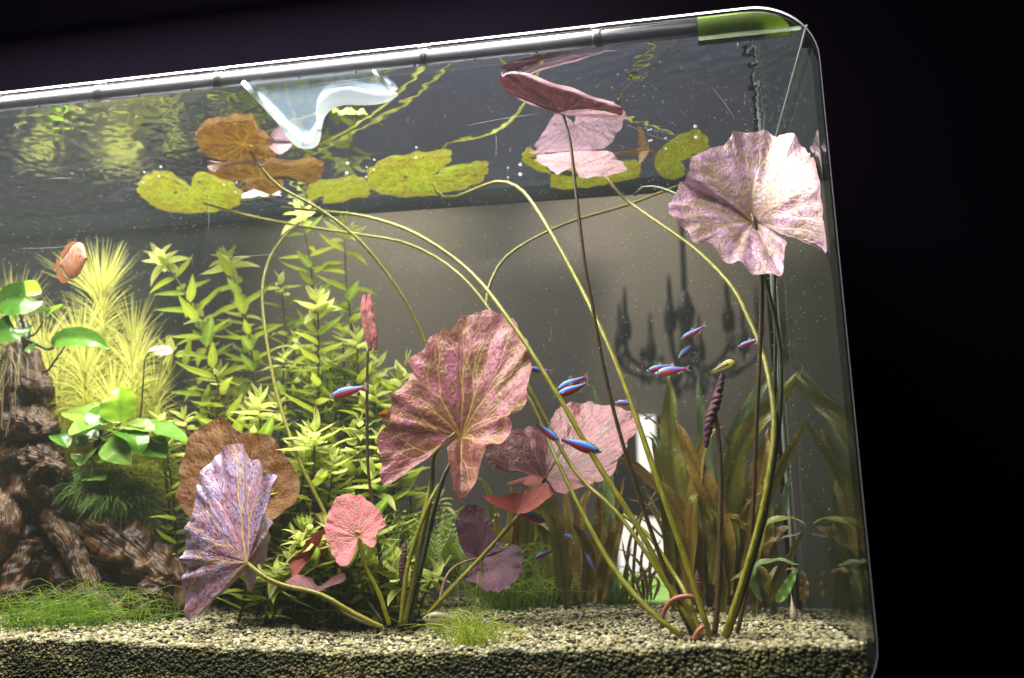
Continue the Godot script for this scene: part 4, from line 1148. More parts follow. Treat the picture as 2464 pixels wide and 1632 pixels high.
func lotus_left() -> void:
	var base: Vector3 = V(-.4111,-.0179,-.1269)
	var t := thing("red_lotus", "red lotus growing left of centre with mauve, pink and lilac leaves", "aquatic plant", base)
	# stalks
	stalk(t, [V(-.3833,-.0107,-.0800),V(-.3784,.0367,-.0900),V(-.3692,.1055,-.1000),V(-.3680,.1481,-.1050),V(-.3490,.1693,-.1100)], 0.0027, 0.002, M.stalk_olive)
	stalk(t, [V(-.3808,-.0119,-.0850),V(-.3733,.0603,-.1050),V(-.3646,.1192,-.1200),V(-.3598,.1470,-.1400),V(-.3563,.1752,-.1500)], 0.0026, 0.002, M.stalk_dark)
	stalk(t, [V(-.3875,-.0112,-.0800),V(-.3835,.0447,-.0850),V(-.3700,.0928,-.0900),V(-.3609,.1180,-.1000)], 0.0022, 0.0018, M.stalk_green)
	stalk(t, [V(-.3660,-.0036,-.0900),V(-.3357,.0280,-.0900),V(-.3043,.0623,-.0950),V(-.2827,.0877,-.1000)], 0.0019, 0.0016, M.stalk_green)
	stalk(t, [V(-.3732,-.0075,-.1000),V(-.3411,.0286,-.1100),V(-.3078,.0651,-.1300),V(-.2728,.1076,-.1400),V(-.2609,.1278,-.1400)], 0.0019, 0.0016, M.stalk_olive)
	stalk(t, [V(-.3962,-.0109,-.0750),V(-.4083,.0175,-.0750),V(-.4225,.0403,-.0750),V(-.4316,.0670,-.0750)], 0.0022, 0.0016, M.stalk_green)
	stalk(t, [V(-.4062,-.0101,-.0850),V(-.4243,.0081,-.0900),V(-.4432,.0311,-.0950),V(-.4829,.0483,-.1000)], 0.002, 0.0015, M.stalk_dark)
	stalk(t, [V(-.3986,-.0121,-.0650),V(-.4244,-.0006,-.0600),V(-.4571,.0157,-.0550),V(-.4940,.0238,-.0500),V(-.5132,.0319,-.0480),V(-.5295,.0419,-.0500)], 0.0022, 0.002, M.stalk_green)
	stalk(t, [V(-.4105,-.0135,-.0800),V(-.4411,-.0031,-.0800),V(-.4687,.0147,-.0800),V(-.4754,.0176,-.0750)], 0.0018, 0.0014, M.stalk_olive)
	stalk(t, [V(-.4139,-.0119,-.1000),V(-.4551,.0137,-.1100),V(-.5082,.0409,-.1200),V(-.5486,.0617,-.1200),V(-.5785,.0919,-.1150)], 0.0018, 0.0014, M.stalk_olive)
	stalk(t, [V(-.4088,-.0128,-.1100),V(-.4163,.0107,-.1100),V(-.4243,.0636,-.1100),V(-.4387,.1272,-.1100),V(-.4447,.1938,-.1100),V(-.4480,.2610,-.1100)], 0.0018, 0.0015, M.stalk_brown)
	stalk(t, [V(-.3909,-.0120,-.0900),V(-.3905,.0053,-.0900),V(-.3908,.0286,-.0900)], 0.0016, 0.0014, M.stalk_brown)
	stalk(t, [V(-.4169,-.0142,-.1200),V(-.4659,.0457,-.1300),V(-.4982,.0953,-.1350),V(-.5323,.1479,-.1400),V(-.5665,.2119,-.1500),V(-.5930,.2804,-.1600),V(-.6148,.3496,-.1750),V(-.6187,.3998,-.1900),V(-.6076,.4319,-.2000),V(-.5939,.4557,-.2100)], 0.0021, 0.0017, M.stalk_green)
	stalk(t, [V(-.4280,-.0199,-.1700),V(-.3986,.1335,-.2000),V(-.3973,.2319,-.2000),V(-.4124,.2838,-.2000),V(-.4343,.3309,-.1950),V(-.4588,.3684,-.1900),V(-.4963,.4140,-.1800),V(-.5427,.4504,-.1650),V(-.5886,.4756,-.1500),V(-.6081,.4957,-.1350),V(-.6232,.5188,-.1270)], 0.002, 0.0018, M.stalk_green)
	# leaves under water
	lily(t, "leaf", V(-.3445,.1697,-.1100), [V(-.3534,.1603,-.1000),V(-.3596,.1517,-.0950),V(-.3824,.1308,-.0850),V(-.3955,.1199,-.0800),V(-.4078,.1143,-.0780),V(-.4134,.1318,-.0800),V(-.4173,.1509,-.0830),V(-.4176,.1654,-.0850),V(-.4088,.1770,-.0850),V(-.4084,.1888,-.0900),V(-.4101,.2063,-.0900),V(-.3987,.2185,-.1000),V(-.3966,.2325,-.1050),V(-.4001,.2446,-.1100),V(-.3862,.2621,-.1200),V(-.3826,.2700,-.1220),V(-.3716,.2807,-.1300),V(-.3571,.2825,-.1300),V(-.3505,.2985,-.1350),V(-.3287,.3008,-.1400),V(-.3074,.3005,-.1400),V(-.3017,.2930,-.1350),V(-.2887,.2824,-.1300),V(-.2749,.2539,-.1200),V(-.2723,.2411,-.1150),V(-.2714,.2213,-.1050),V(-.2739,.2017,-.1000),V(-.2756,.1899,-.0950),V(-.2880,.1826,-.0900),V(-.2870,.1692,-.0900),V(-.2936,.1525,-.0850),V(-.3074,.1524,-.0800),V(-.3109,.1419,-.0800),V(-.3175,.1280,-.0850),V(-.3200,.1190,-.0850),V(-.3271,.1060,-.0850),V(-.3341,.1006,-.0850),V(-.3387,.1109,-.0800),V(-.3448,.1331,-.0820),V(-.3497,.1511,-.0900)], M.mauve, {"n": 150, "ruffle": 0.045, "waves": 11.0, "funnel": 0.14, "cup": 0.06, "pucker": 0.008})
	tag(lily(t, "leaf", V(-.5299,.0424,-.0500), [V(-.5335,.0361,-.0500),V(-.5599,.0094,-.0450),V(-.5829,-.0106,-.0450),V(-.5910,.0055,-.0450),V(-.5931,.0328,-.0400),V(-.5953,.0465,-.0400),V(-.5956,.0704,-.0400),V(-.5914,.0871,-.0420),V(-.5926,.1041,-.0450),V(-.5929,.1227,-.0480),V(-.5878,.1393,-.0550),V(-.5803,.1491,-.0580),V(-.5688,.1563,-.0600),V(-.5575,.1566,-.0600),V(-.5478,.1421,-.0580),V(-.5358,.1401,-.0550),V(-.5261,.1293,-.0500),V(-.5081,.1228,-.0450),V(-.5148,.1135,-.0480),V(-.5245,.1035,-.0550),V(-.5228,.0867,-.0550),V(-.5102,.0778,-.0500),V(-.5166,.0676,-.0550),V(-.5213,.0447,-.0600),V(-.5281,.0389,-.0600),V(-.5294,.0270,-.0600),V(-.5316,.0152,-.0600),V(-.5393,.0206,-.0600),V(-.5395,.0294,-.0580)], M.lilac, {"n": 150, "ruffle": 0.10, "waves": 10.0, "funnel": -0.02, "cup": -0.12, "pucker": 0.006, "scallop": 0.008}), "lilac underside with pale veins, turned to the glass")
	tag(lily(t, "leaf", V(-.5777,.0974,-.1150), [V(-.5606,.0764,-.1000),V(-.6128,.0703,-.1100),V(-.6528,.0991,-.1150),V(-.6567,.1189,-.1200),V(-.6618,.1370,-.1250),V(-.6608,.1525,-.1300),V(-.6626,.1698,-.1350),V(-.6507,.1827,-.1400),V(-.6310,.1932,-.1450),V(-.6041,.1759,-.1400),V(-.5805,.1741,-.1400),V(-.5653,.1706,-.1400),V(-.5480,.1537,-.1350),V(-.5292,.1341,-.1300),V(-.5199,.1193,-.1250),V(-.5164,.1005,-.1150),V(-.5290,.0889,-.1100),V(-.5394,.0777,-.1000),V(-.5542,.0737,-.1000)], M.brown, {"ruffle": 0.008, "waves": 7.0, "cup": 0.05, "scallop": 0.005, "pucker": 0.006}), "rust brown spotted leaf behind the lilac one")
	lily(t, "leaf", V(-.4323,.0671,-.0750), [V(-.4283,.0600,-.0650),V(-.4311,.0465,-.0600),V(-.4374,.0406,-.0600),V(-.4456,.0436,-.0620),V(-.4531,.0521,-.0650),V(-.4607,.0645,-.0680),V(-.4641,.0746,-.0700),V(-.4644,.0863,-.0750),V(-.4625,.0969,-.0800),V(-.4574,.1064,-.0850),V(-.4487,.1073,-.0880),V(-.4364,.1060,-.0900),V(-.4252,.0987,-.0880),V(-.4148,.0908,-.0850),V(-.4069,.0792,-.0800),V(-.4080,.0747,-.0780),V(-.4129,.0715,-.0750),V(-.4120,.0602,-.0680),V(-.4169,.0587,-.0660),V(-.4257,.0644,-.0700)], M.pink, {"ruffle": 0.04, "funnel": 0.1})
	lily(t, "leaf", V(-.4819,.0541,-.0950), [V(-.4666,.0762,-.0800),V(-.4890,.0653,-.0850),V(-.4909,.0535,-.0850),V(-.5060,.0442,-.0850),V(-.5005,.0355,-.0800),V(-.4964,.0281,-.0780),V(-.4873,.0396,-.0800),V(-.4804,.0491,-.0880),V(-.4820,.0441,-.1000),V(-.4744,.0389,-.1050),V(-.4750,.0507,-.1050),V(-.4721,.0641,-.0950)], M.red, {"n": 60, "ruffle": 0.07, "waves": 5.0})
	lily(t, "leaf", V(-.4685,.0162,-.0700), [V(-.4813,.0190,-.0600),V(-.4942,.0221,-.0550),V(-.4939,.0293,-.0750),V(-.4916,.0333,-.0900),V(-.4841,.0300,-.0900),V(-.4741,.0210,-.0800),V(-.4672,.0199,-.0800),V(-.4625,.0280,-.0900),V(-.4533,.0326,-.0950),V(-.4462,.0289,-.0850),V(-.4431,.0258,-.0750),V(-.4535,.0210,-.0650),V(-.4614,.0163,-.0620)], M.rosy, {"n": 70, "ruffle": 0.04, "waves": 5.0, "cup": 0.05})
	lily(t, "leaf", V(-.2620,.1292,-.1400), [V(-.2618,.1258,-.1300),V(-.2866,.1333,-.1200),V(-.2988,.1331,-.1180),V(-.3144,.1386,-.1180),V(-.3215,.1564,-.1300),V(-.3075,.1728,-.1500),V(-.2837,.1824,-.1650),V(-.2689,.1776,-.1750),V(-.2637,.1790,-.1800),V(-.2622,.1941,-.1900),V(-.2521,.2066,-.1950),V(-.2359,.2129,-.2000),V(-.2101,.2096,-.2000),V(-.1871,.2046,-.1900),V(-.1693,.1953,-.1800),V(-.1657,.1851,-.1700),V(-.1747,.1691,-.1550),V(-.1827,.1522,-.1400),V(-.1944,.1305,-.1250),V(-.2124,.1193,-.1150),V(-.2306,.1099,-.1100),V(-.2450,.1097,-.1080),V(-.2548,.1211,-.1200)], M.rosy, {"ruffle": 0.035, "funnel": 0.1, "pucker": 0.008})
	lily(t, "leaf", V(-.2824,.0912,-.1000), [V(-.2981,.0957,-.0850),V(-.3117,.1044,-.0800),V(-.2947,.1075,-.1000),V(-.2795,.1128,-.1200),V(-.2618,.1207,-.1300),V(-.2498,.1121,-.1250),V(-.2566,.1020,-.1050),V(-.2653,.0940,-.0950),V(-.2739,.0900,-.0900)], M.red, {"n": 60, "ruffle": 0.03, "cup": 0.04})
	tag(lily(t, "leaf", V(-.3296,.0480,-.1400), [V(-.3314,.0474,-.1350),V(-.3415,.0500,-.1350),V(-.3509,.0694,-.1400),V(-.3546,.0852,-.1450),V(-.3471,.0984,-.1500),V(-.3361,.0996,-.1520),V(-.3240,.0928,-.1500),V(-.3172,.0813,-.1480),V(-.3146,.0727,-.1450),V(-.3039,.0610,-.1400),V(-.3138,.0533,-.1350)], M.plum, {"n": 70, "ruffle": 0.03}), "dark plum leaf, upright")
	tag(lily(t, "leaf", V(-.3232,.0478,-.1350), [V(-.3266,.0451,-.1250),V(-.3362,.0318,-.1100),V(-.3235,.0287,-.1050),V(-.3123,.0220,-.1000),V(-.2985,.0229,-.1000),V(-.2871,.0296,-.1050),V(-.2808,.0424,-.1150),V(-.2828,.0553,-.1300),V(-.2924,.0632,-.1450),V(-.3057,.0602,-.1450),V(-.3193,.0530,-.1400)], M.plum, {"n": 70, "ruffle": 0.05, "cup": -0.1}), "dark plum leaf, drooping")
	lily(t, "leaf", V(-.2901,.1242,-.1700), [V(-.3065,.1219,-.1600),V(-.2975,.1271,-.1700),V(-.2830,.1321,-.1800),V(-.2681,.1306,-.1800),V(-.2695,.1228,-.1700),V(-.2868,.1208,-.1600)], M.red, {"n": 40, "ruffle": 0.05})
	lily(t, "leaf", V(-.4383,.1968,-.1500), [V(-.4286,.2027,-.1400),V(-.4439,.1954,-.1400),V(-.4404,.1894,-.1400),V(-.4293,.1863,-.1400),V(-.4303,.1952,-.1500)], M.brown, {"n": 40, "ruffle": 0.05})
	stalk(t, [V(-.3221,.0478,-.1300),V(-.3320,.0465,-.1200),V(-.3437,.0413,-.1100),V(-.3493,.0336,-.1000),V(-.3530,.0195,-.0950),V(-.3539,.0070,-.0900)], 0.0012, 0.0012, mat(Color(0.55, 0.42, 0.36), 0.4))
	rolled(t, "rolled_leaf", [V(-.4420,.2585,-.1100),V(-.4461,.2776,-.1100),V(-.4515,.3018,-.1100),V(-.4527,.3204,-.1100)], 0.0085, M.pink)
	bud(t, [V(-.3925,.0266,-.0900),V(-.3915,.0423,-.0900),V(-.3892,.0643,-.0900)], 0.0032, M.rosy)
	# floating leaves
	tag(lily(t, "floating_leaf", V(-.6195,.5160,-.1106), [V(-.5908,.5160,-.1372),V(-.6029,.5160,-.1456),V(-.6351,.5160,-.1477),V(-.6654,.5160,-.1425),V(-.6803,.5160,-.1255),V(-.6742,.5160,-.1011),V(-.6691,.5160,-.0880),V(-.6475,.5160,-.0684),V(-.6289,.5160,-.0619),V(-.6060,.5160,-.0596),V(-.5858,.5160,-.0615),V(-.5851,.5160,-.0734),V(-.5910,.5160,-.0881),V(-.5887,.5160,-.1020),V(-.5854,.5160,-.1200)], M.float_red, {"ruffle": 0.01, "pucker": 0.008, "funnel": 0.0}), "red brown floating leaf")
	tag(lily(t, "curled_rim", V(-.5844,.5167,-.1180), [V(-.6067,.5331,-.1180),V(-.5912,.5292,-.1180),V(-.5748,.5226,-.1200),V(-.5638,.5170,-.1220),V(-.5686,.5005,-.1120),V(-.5789,.5021,-.1120),V(-.5914,.5152,-.1140)], M.float_pink, {"n": 40, "ruffle": 0.06}), "pale pink rim folded over")
	lily(t, "curled_rim", V(-.6500,.5066,-.1350), [V(-.6875,.5159,-.1400),V(-.6653,.5114,-.1400),V(-.6340,.5104,-.1400),V(-.6106,.5124,-.1400),V(-.6053,.4989,-.1320),V(-.6380,.5017,-.1320),V(-.6577,.4985,-.1300),V(-.6698,.4938,-.1280),V(-.6831,.5056,-.1350)], M.float_pink, {"n": 40, "ruffle": 0.03})
	# crown, rhizome and a dead leaf
	var mb := Mb.new()
	tube(mb, [base + V(-0.012, 0.0, 0.0), base + V(0.0, 0.006, 0.0), base + V(0.014, 0.006, -0.004), base + V(0.03, 0.001, -0.006)], [0.004, 0.008, 0.008, 0.005], 16, 24, 0.5, 2.0)
	part("rhizome", mb.done(), mat(Color(0.10, 0.06, 0.05), 0.7), t)
	lily(t, "dead_leaf", base + V(0.0, 0.01, 0.01), [base + V(-0.03, -0.001, 0.014), base + V(-0.012, 0.006, 0.004), base + V(0.008, 0.016, 0.0), base + V(0.014, 0.012, 0.008), base + V(0.004, 0.0, 0.016), base + V(-0.012, -0.001, 0.018)], M.red, {"n": 40, "ruffle": 0.08})

# ---------------------------------------------------------------- red lotus, right plant
func lotus_right() -> void:
	var base: Vector3 = V(-.1119,-.0093,-.0676)
	var t := thing("red_lotus", "red lotus on the right whose long stalks rise to floating leaves", "aquatic plant", base)
	stalk(t, [V(-.1078,-.0063,-.0500),V(-.1018,.0374,-.0550),V(-.0955,.1233,-.0600),V(-.0958,.1609,-.0600),V(-.0978,.1781,-.0600)], 0.0024, 0.0018, M.stalk_brown)
	stalk(t, [V(-.0889,-.0051,-.0600),V(-.0775,.0412,-.0600),V(-.0693,.1050,-.0600),V(-.0620,.1791,-.0580),V(-.0558,.2371,-.0570),V(-.0506,.2969,-.0550),V(-.0526,.3431,-.0550),V(-.0551,.3630,-.0560)], 0.0021, 0.002, M.stalk_brown)
	stalk(t, [V(-.0986,-.0060,-.0450),V(-.0784,.0417,-.0500),V(-.0582,.1049,-.0550),V(-.0426,.1791,-.0600),V(-.0381,.2384,-.0650),V(-.0425,.2847,-.0700),V(-.0478,.3119,-.0750),V(-.0657,.3711,-.1000),V(-.1192,.4307,-.1500),V(-.1349,.4437,-.1600),V(-.1538,.4520,-.1700),V(-.1657,.4447,-.1750)], 0.0025, 0.0018, M.stalk_dark)
	stalk(t, [V(-.1007,-.0061,-.0400),V(-.0859,.0318,-.0420),V(-.0665,.0868,-.0450),V(-.0529,.1407,-.0500),V(-.0477,.1830,-.0600),V(-.0495,.2302,-.0800),V(-.0575,.2709,-.1000),V(-.0714,.3150,-.1200),V(-.1059,.3699,-.1500),V(-.1502,.4204,-.1800),V(-.1794,.4555,-.2000),V(-.2030,.4966,-.2200)], 0.0027, 0.0018, M.stalk_green)
	stalk(t, [V(-.0380,.2007,-.1200),V(-.0321,.2687,-.1200),V(-.0297,.3218,-.1200),V(-.0230,.3579,-.1200)], 0.0018, 0.0018, M.stalk_dark)
	stalk(t, [V(-.1255,-.0082,-.0600),V(-.1433,.0364,-.0550),V(-.1750,.1377,-.0500),V(-.1925,.2114,-.0480),V(-.2023,.2722,-.0450),V(-.2103,.3227,-.0430),V(-.2182,.3998,-.0460),V(-.2232,.4476,-.0480),V(-.2306,.4820,-.0500)], 0.0019, 0.0016, M.stalk_brown)
	stalk(t, [V(-.1118,-.0065,-.0400),V(-.1240,.0375,-.0450),V(-.1529,.1309,-.0600),V(-.1786,.2133,-.0800),V(-.2088,.2912,-.1100),V(-.2433,.3672,-.1400),V(-.2796,.4387,-.1700),V(-.3031,.4710,-.1850),V(-.3291,.4846,-.1950),V(-.3598,.4843,-.2100),V(-.3901,.4802,-.2200),V(-.4110,.4864,-.2250),V(-.4219,.5068,-.2320)], 0.0026, 0.0019, M.stalk_green)
	stalk(t, [V(-.1206,-.0068,-.0500),V(-.1384,.0244,-.0550),V(-.1676,.0788,-.0600),V(-.2033,.1358,-.0700),V(-.2402,.2002,-.0800),V(-.2847,.2711,-.1000),V(-.3416,.3459,-.1300),V(-.4156,.4075,-.1600),V(-.4912,.4478,-.1900),V(-.5652,.4698,-.2100),V(-.6258,.4835,-.2200)], 0.0026, 0.0019, M.stalk_green)
	stalk(t, [V(-.1227,-.0087,-.0600),V(-.1452,.0320,-.0700),V(-.1859,.0903,-.0900),V(-.2288,.1318,-.1200),V(-.2733,.2090,-.1400),V(-.3256,.3085,-.1700),V(-.3784,.3722,-.1900),V(-.4463,.4179,-.2100),V(-.5245,.4437,-.2300),V(-.6214,.4711,-.2500),V(-.7004,.4925,-.2500),V(-.7516,.5057,-.2350)], 0.0021, 0.0017, M.stalk_green)
	stalk(t, [V(-.1345,-.0079,-.0500),V(-.1639,.0146,-.0600),V(-.1976,.0541,-.0800),V(-.2445,.1394,-.1100),V(-.2765,.2045,-.1400),V(-.3200,.2734,-.1700),V(-.3381,.3251,-.1900),V(-.3359,.3598,-.2000),V(-.3149,.3975,-.2100),V(-.2541,.4356,-.2250),V(-.1760,.4603,-.2350),V(-.1079,.4876,-.2450)], 0.0022, 0.0016, M.stalk_green)
	stalk(t, [V(-.1182,-.0080,-.0500),V(-.1284,.0226,-.0600),V(-.1376,.0390,-.0750),V(-.1591,.0715,-.0900),V(-.1825,.0905,-.1000)], 0.0023, 0.0017, M.stalk_green)
	# leaves
	tag(lily(t, "leaf", V(-.0553,.3624,-.0550), [V(-.0490,.3574,-.0520),V(-.0365,.3307,-.0350),V(-.0313,.3237,-.0300),V(-.0346,.3045,-.0250),V(-.0396,.2863,-.0220),V(-.0476,.2889,-.0220),V(-.0617,.2946,-.0250),V(-.0694,.3029,-.0270),V(-.0813,.3046,-.0300),V(-.0900,.3184,-.0320),V(-.0971,.3283,-.0340),V(-.1081,.3273,-.0300),V(-.1199,.3464,-.0350),V(-.1266,.3543,-.0350),V(-.1314,.3648,-.0400),V(-.1184,.3967,-.0600),V(-.1123,.3997,-.0480),V(-.1084,.4152,-.0520),V(-.1012,.4304,-.0600),V(-.0881,.4360,-.0660),V(-.0701,.4482,-.0740),V(-.0583,.4600,-.0800),V(-.0437,.4568,-.0800),V(-.0334,.4562,-.0780),V(-.0251,.4487,-.0740),V(-.0171,.4423,-.0680),V(-.0097,.4361,-.0600),V(-.0034,.4233,-.0500),V(-.0013,.4099,-.0400),V(.0042,.3966,-.0240),V(.0035,.3838,-.0150),V(.0022,.3673,-.0090),V(.0033,.3512,-.0100),V(.0029,.3310,-.0080),V(.0032,.3160,-.0080),V(.0028,.3033,-.0080),V(-.0050,.3093,-.0180),V(-.0157,.3187,-.0250),V(-.0255,.3254,-.0300),V(-.0344,.3320,-.0360)], M.pale, {"n": 160, "ruffle": 0.05, "waves": 12.0, "funnel": 0.2, "cup": 0.05, "pucker": 0.008}), "large pale mauve leaf pressed to the end pane")
	tag(lily(t, "folded_leaf", V(-.2302,.4823,-.0500), [V(-.2197,.4842,-.0600),V(-.2401,.4900,-.0580),V(-.2589,.4978,-.0540),V(-.2830,.5071,-.0460),V(-.2906,.5149,-.0400),V(-.2894,.5210,-.0360),V(-.2815,.5247,-.0370),V(-.2697,.5221,-.0380),V(-.2496,.5125,-.0420),V(-.2211,.5032,-.0480),V(-.1999,.4959,-.0530),V(-.1787,.4893,-.0580),V(-.1714,.4886,-.0600),V(-.1732,.4830,-.0640),V(-.1793,.4804,-.0640),V(-.2009,.4842,-.0620)], M.rosy, {"ruffle": 0.02, "waves": 12.0, "cup": 0.25}), "rolled up pink leaf touching the water surface")
	leaf(t, "curled_rim", [V(-.2903,.5116,-.0360),V(-.2891,.5192,-.0340),V(-.2808,.5227,-.0340),V(-.2691,.5205,-.0350),V(-.2491,.5110,-.0390),V(-.2208,.5018,-.0450),V(-.1997,.4945,-.0500),V(-.1730,.4876,-.0570)], 0.006, Vector3(0, 0.4, 1), M.float_pink, {"kind": "x", "n": 40, "across": 7, "fold": 0.8, "wave": 0.12})
	leaf(t, "curled_rim", [V(-.2863,.5087,-.0400),V(-.2721,.4981,-.0440),V(-.2503,.4886,-.0470),V(-.2299,.4800,-.0470),V(-.2073,.4782,-.0520),V(-.1790,.4769,-.0580)], 0.004, Vector3(0, -0.3, 1), M.float_pink, {"kind": "x", "n": 30, "across": 5, "fold": 0.6, "wave": 0.08})
	lily(t, "folded_leaf", V(-.2249,.4688,-.0300), [V(-.2334,.4705,-.0300),V(-.2192,.4726,-.0300),V(-.1982,.4704,-.0300),V(-.1722,.4642,-.0340),V(-.1776,.4578,-.0300),V(-.1981,.4615,-.0280),V(-.2162,.4643,-.0280)], M.float_pink, {"n": 40, "ruffle": 0.02})
	tag(lily(t, "folded_leaf", V(-.2340,.4920,-.1850), [V(-.2526,.4784,-.1700),V(-.2719,.5005,-.1850),V(-.2939,.5236,-.2000),V(-.2743,.5261,-.2000),V(-.2390,.5271,-.2000),V(-.2042,.5225,-.2000),V(-.1870,.5098,-.1950),V(-.1739,.4868,-.1850),V(-.1864,.4771,-.1750),V(-.2026,.4723,-.1700),V(-.2269,.4701,-.1650)], M.float_pink, {"ruffle": 0.02, "cup": -0.08}), "pale pink folded leaf hanging from the surface")
	tag(lily(t, "floating_leaf", V(-.4328,.5160,-.2334), [V(-.3791,.5160,-.2167),V(-.3495,.5160,-.2138),V(-.3507,.5160,-.2288),V(-.3622,.5160,-.2518),V(-.3814,.5160,-.2668),V(-.4127,.5160,-.2795),V(-.4469,.5160,-.2853),V(-.4860,.5160,-.2787),V(-.5092,.5160,-.2631),V(-.5135,.5160,-.2347),V(-.4997,.5160,-.2074),V(-.4730,.5160,-.1879),V(-.4419,.5160,-.1798),V(-.4133,.5160,-.1771),V(-.3884,.5160,-.1795),V(-.3843,.5160,-.1859),V(-.3918,.5160,-.1980),V(-.4103,.5160,-.2166)], M.float_green, {"ruffle": 0.01, "funnel": 0.0}), "yellow green floating leaf with an open slit")
	lily(t, "floating_leaf", V(-.2287,.5160,-.2704), [V(-.2773,.5160,-.2434),V(-.2959,.5160,-.2222),V(-.3000,.5160,-.2023),V(-.2901,.5160,-.1891),V(-.2805,.5160,-.2056),V(-.2716,.5160,-.2424),V(-.2755,.5160,-.2848),V(-.2507,.5160,-.2979),V(-.2118,.5160,-.2912),V(-.1645,.5160,-.2779),V(-.1612,.5160,-.2453),V(-.1756,.5160,-.2429),V(-.2084,.5160,-.2492)], M.float_green, {"ruffle": 0.01})
	lily(t, "floating_leaf", V(-.1603,.5217,-.2150), [V(-.1966,.5279,-.2150),V(-.1705,.5369,-.2200),V(-.1424,.5381,-.2200),V(-.1448,.5260,-.2150),V(-.1533,.5019,-.2000),V(-.1602,.4965,-.2000),V(-.1603,.5171,-.2100),V(-.1791,.5204,-.2100)], M.float_red, {"n": 50, "ruffle": 0.03})
	lily(t, "floating_leaf", V(-.1144,.5160,-.2394), [V(-.1028,.5160,-.2778),V(-.1151,.5160,-.2891),V(-.1333,.5160,-.2796),V(-.1415,.5160,-.2466),V(-.1370,.5160,-.2268),V(-.1264,.5160,-.2062),V(-.1150,.5160,-.1933),V(-.0965,.5160,-.1801),V(-.0848,.5160,-.1919),V(-.0778,.5160,-.2118),V(-.0859,.5160,-.2248),V(-.0959,.5160,-.2345)], M.float_green, {"n": 70, "ruffle": 0.01})
	tag(lily(t, "floating_leaf", V(-.7620,.5160,-.2194), [V(-.7626,.5160,-.2138),V(-.7628,.5160,-.1923),V(-.7614,.5160,-.1774),V(-.7720,.5160,-.1684),V(-.7996,.5160,-.1773),V(-.8247,.5160,-.1951),V(-.8358,.5160,-.2115),V(-.8426,.5160,-.2391),V(-.8388,.5160,-.2659),V(-.8134,.5160,-.2831),V(-.7763,.5160,-.2867),V(-.7360,.5160,-.2770),V(-.7081,.5160,-.2569),V(-.6998,.5160,-.2346),V(-.7025,.5160,-.2069),V(-.7137,.5160,-.1877),V(-.7258,.5160,-.1805),V(-.7429,.5160,-.1922)], M.float_green, {"ruffle": 0.01, "funnel": 0.0}), "two lobed yellow floating leaf at the left")
	bud(t, [V(-.1067,.1477,-.0600),V(-.1027,.1705,-.0600),V(-.0962,.1878,-.0600),V(-.0883,.2166,-.0600)], 0.0046, M.plum)
	bud(t, [V(-.1163,.0134,-.0700),V(-.1179,.0256,-.0700),V(-.1189,.0440,-.0700)], 0.0030, M.mauve)
	var pinkish := mat(Color(0.62, 0.36, 0.28), 0.4)
	part("runner", bar([V(-.1501,-.0029,-.0600),V(-.1482,.0093,-.0550),V(-.1414,.0194,-.0520),V(-.1314,.0233,-.0500),V(-.1224,.0225,-.0500),V(-.1163,.0130,-.0550),V(-.1139,-.0003,-.0600)], [0.002, 0.0021, 0.002], 8, 24), pinkish, t)
	part("runner", bar([V(-.1251,-.0084,-.0300),V(-.1221,-.0018,-.0300),V(-.1165,.0027,-.0320)], [0.002], 8, 10), pinkish, t)

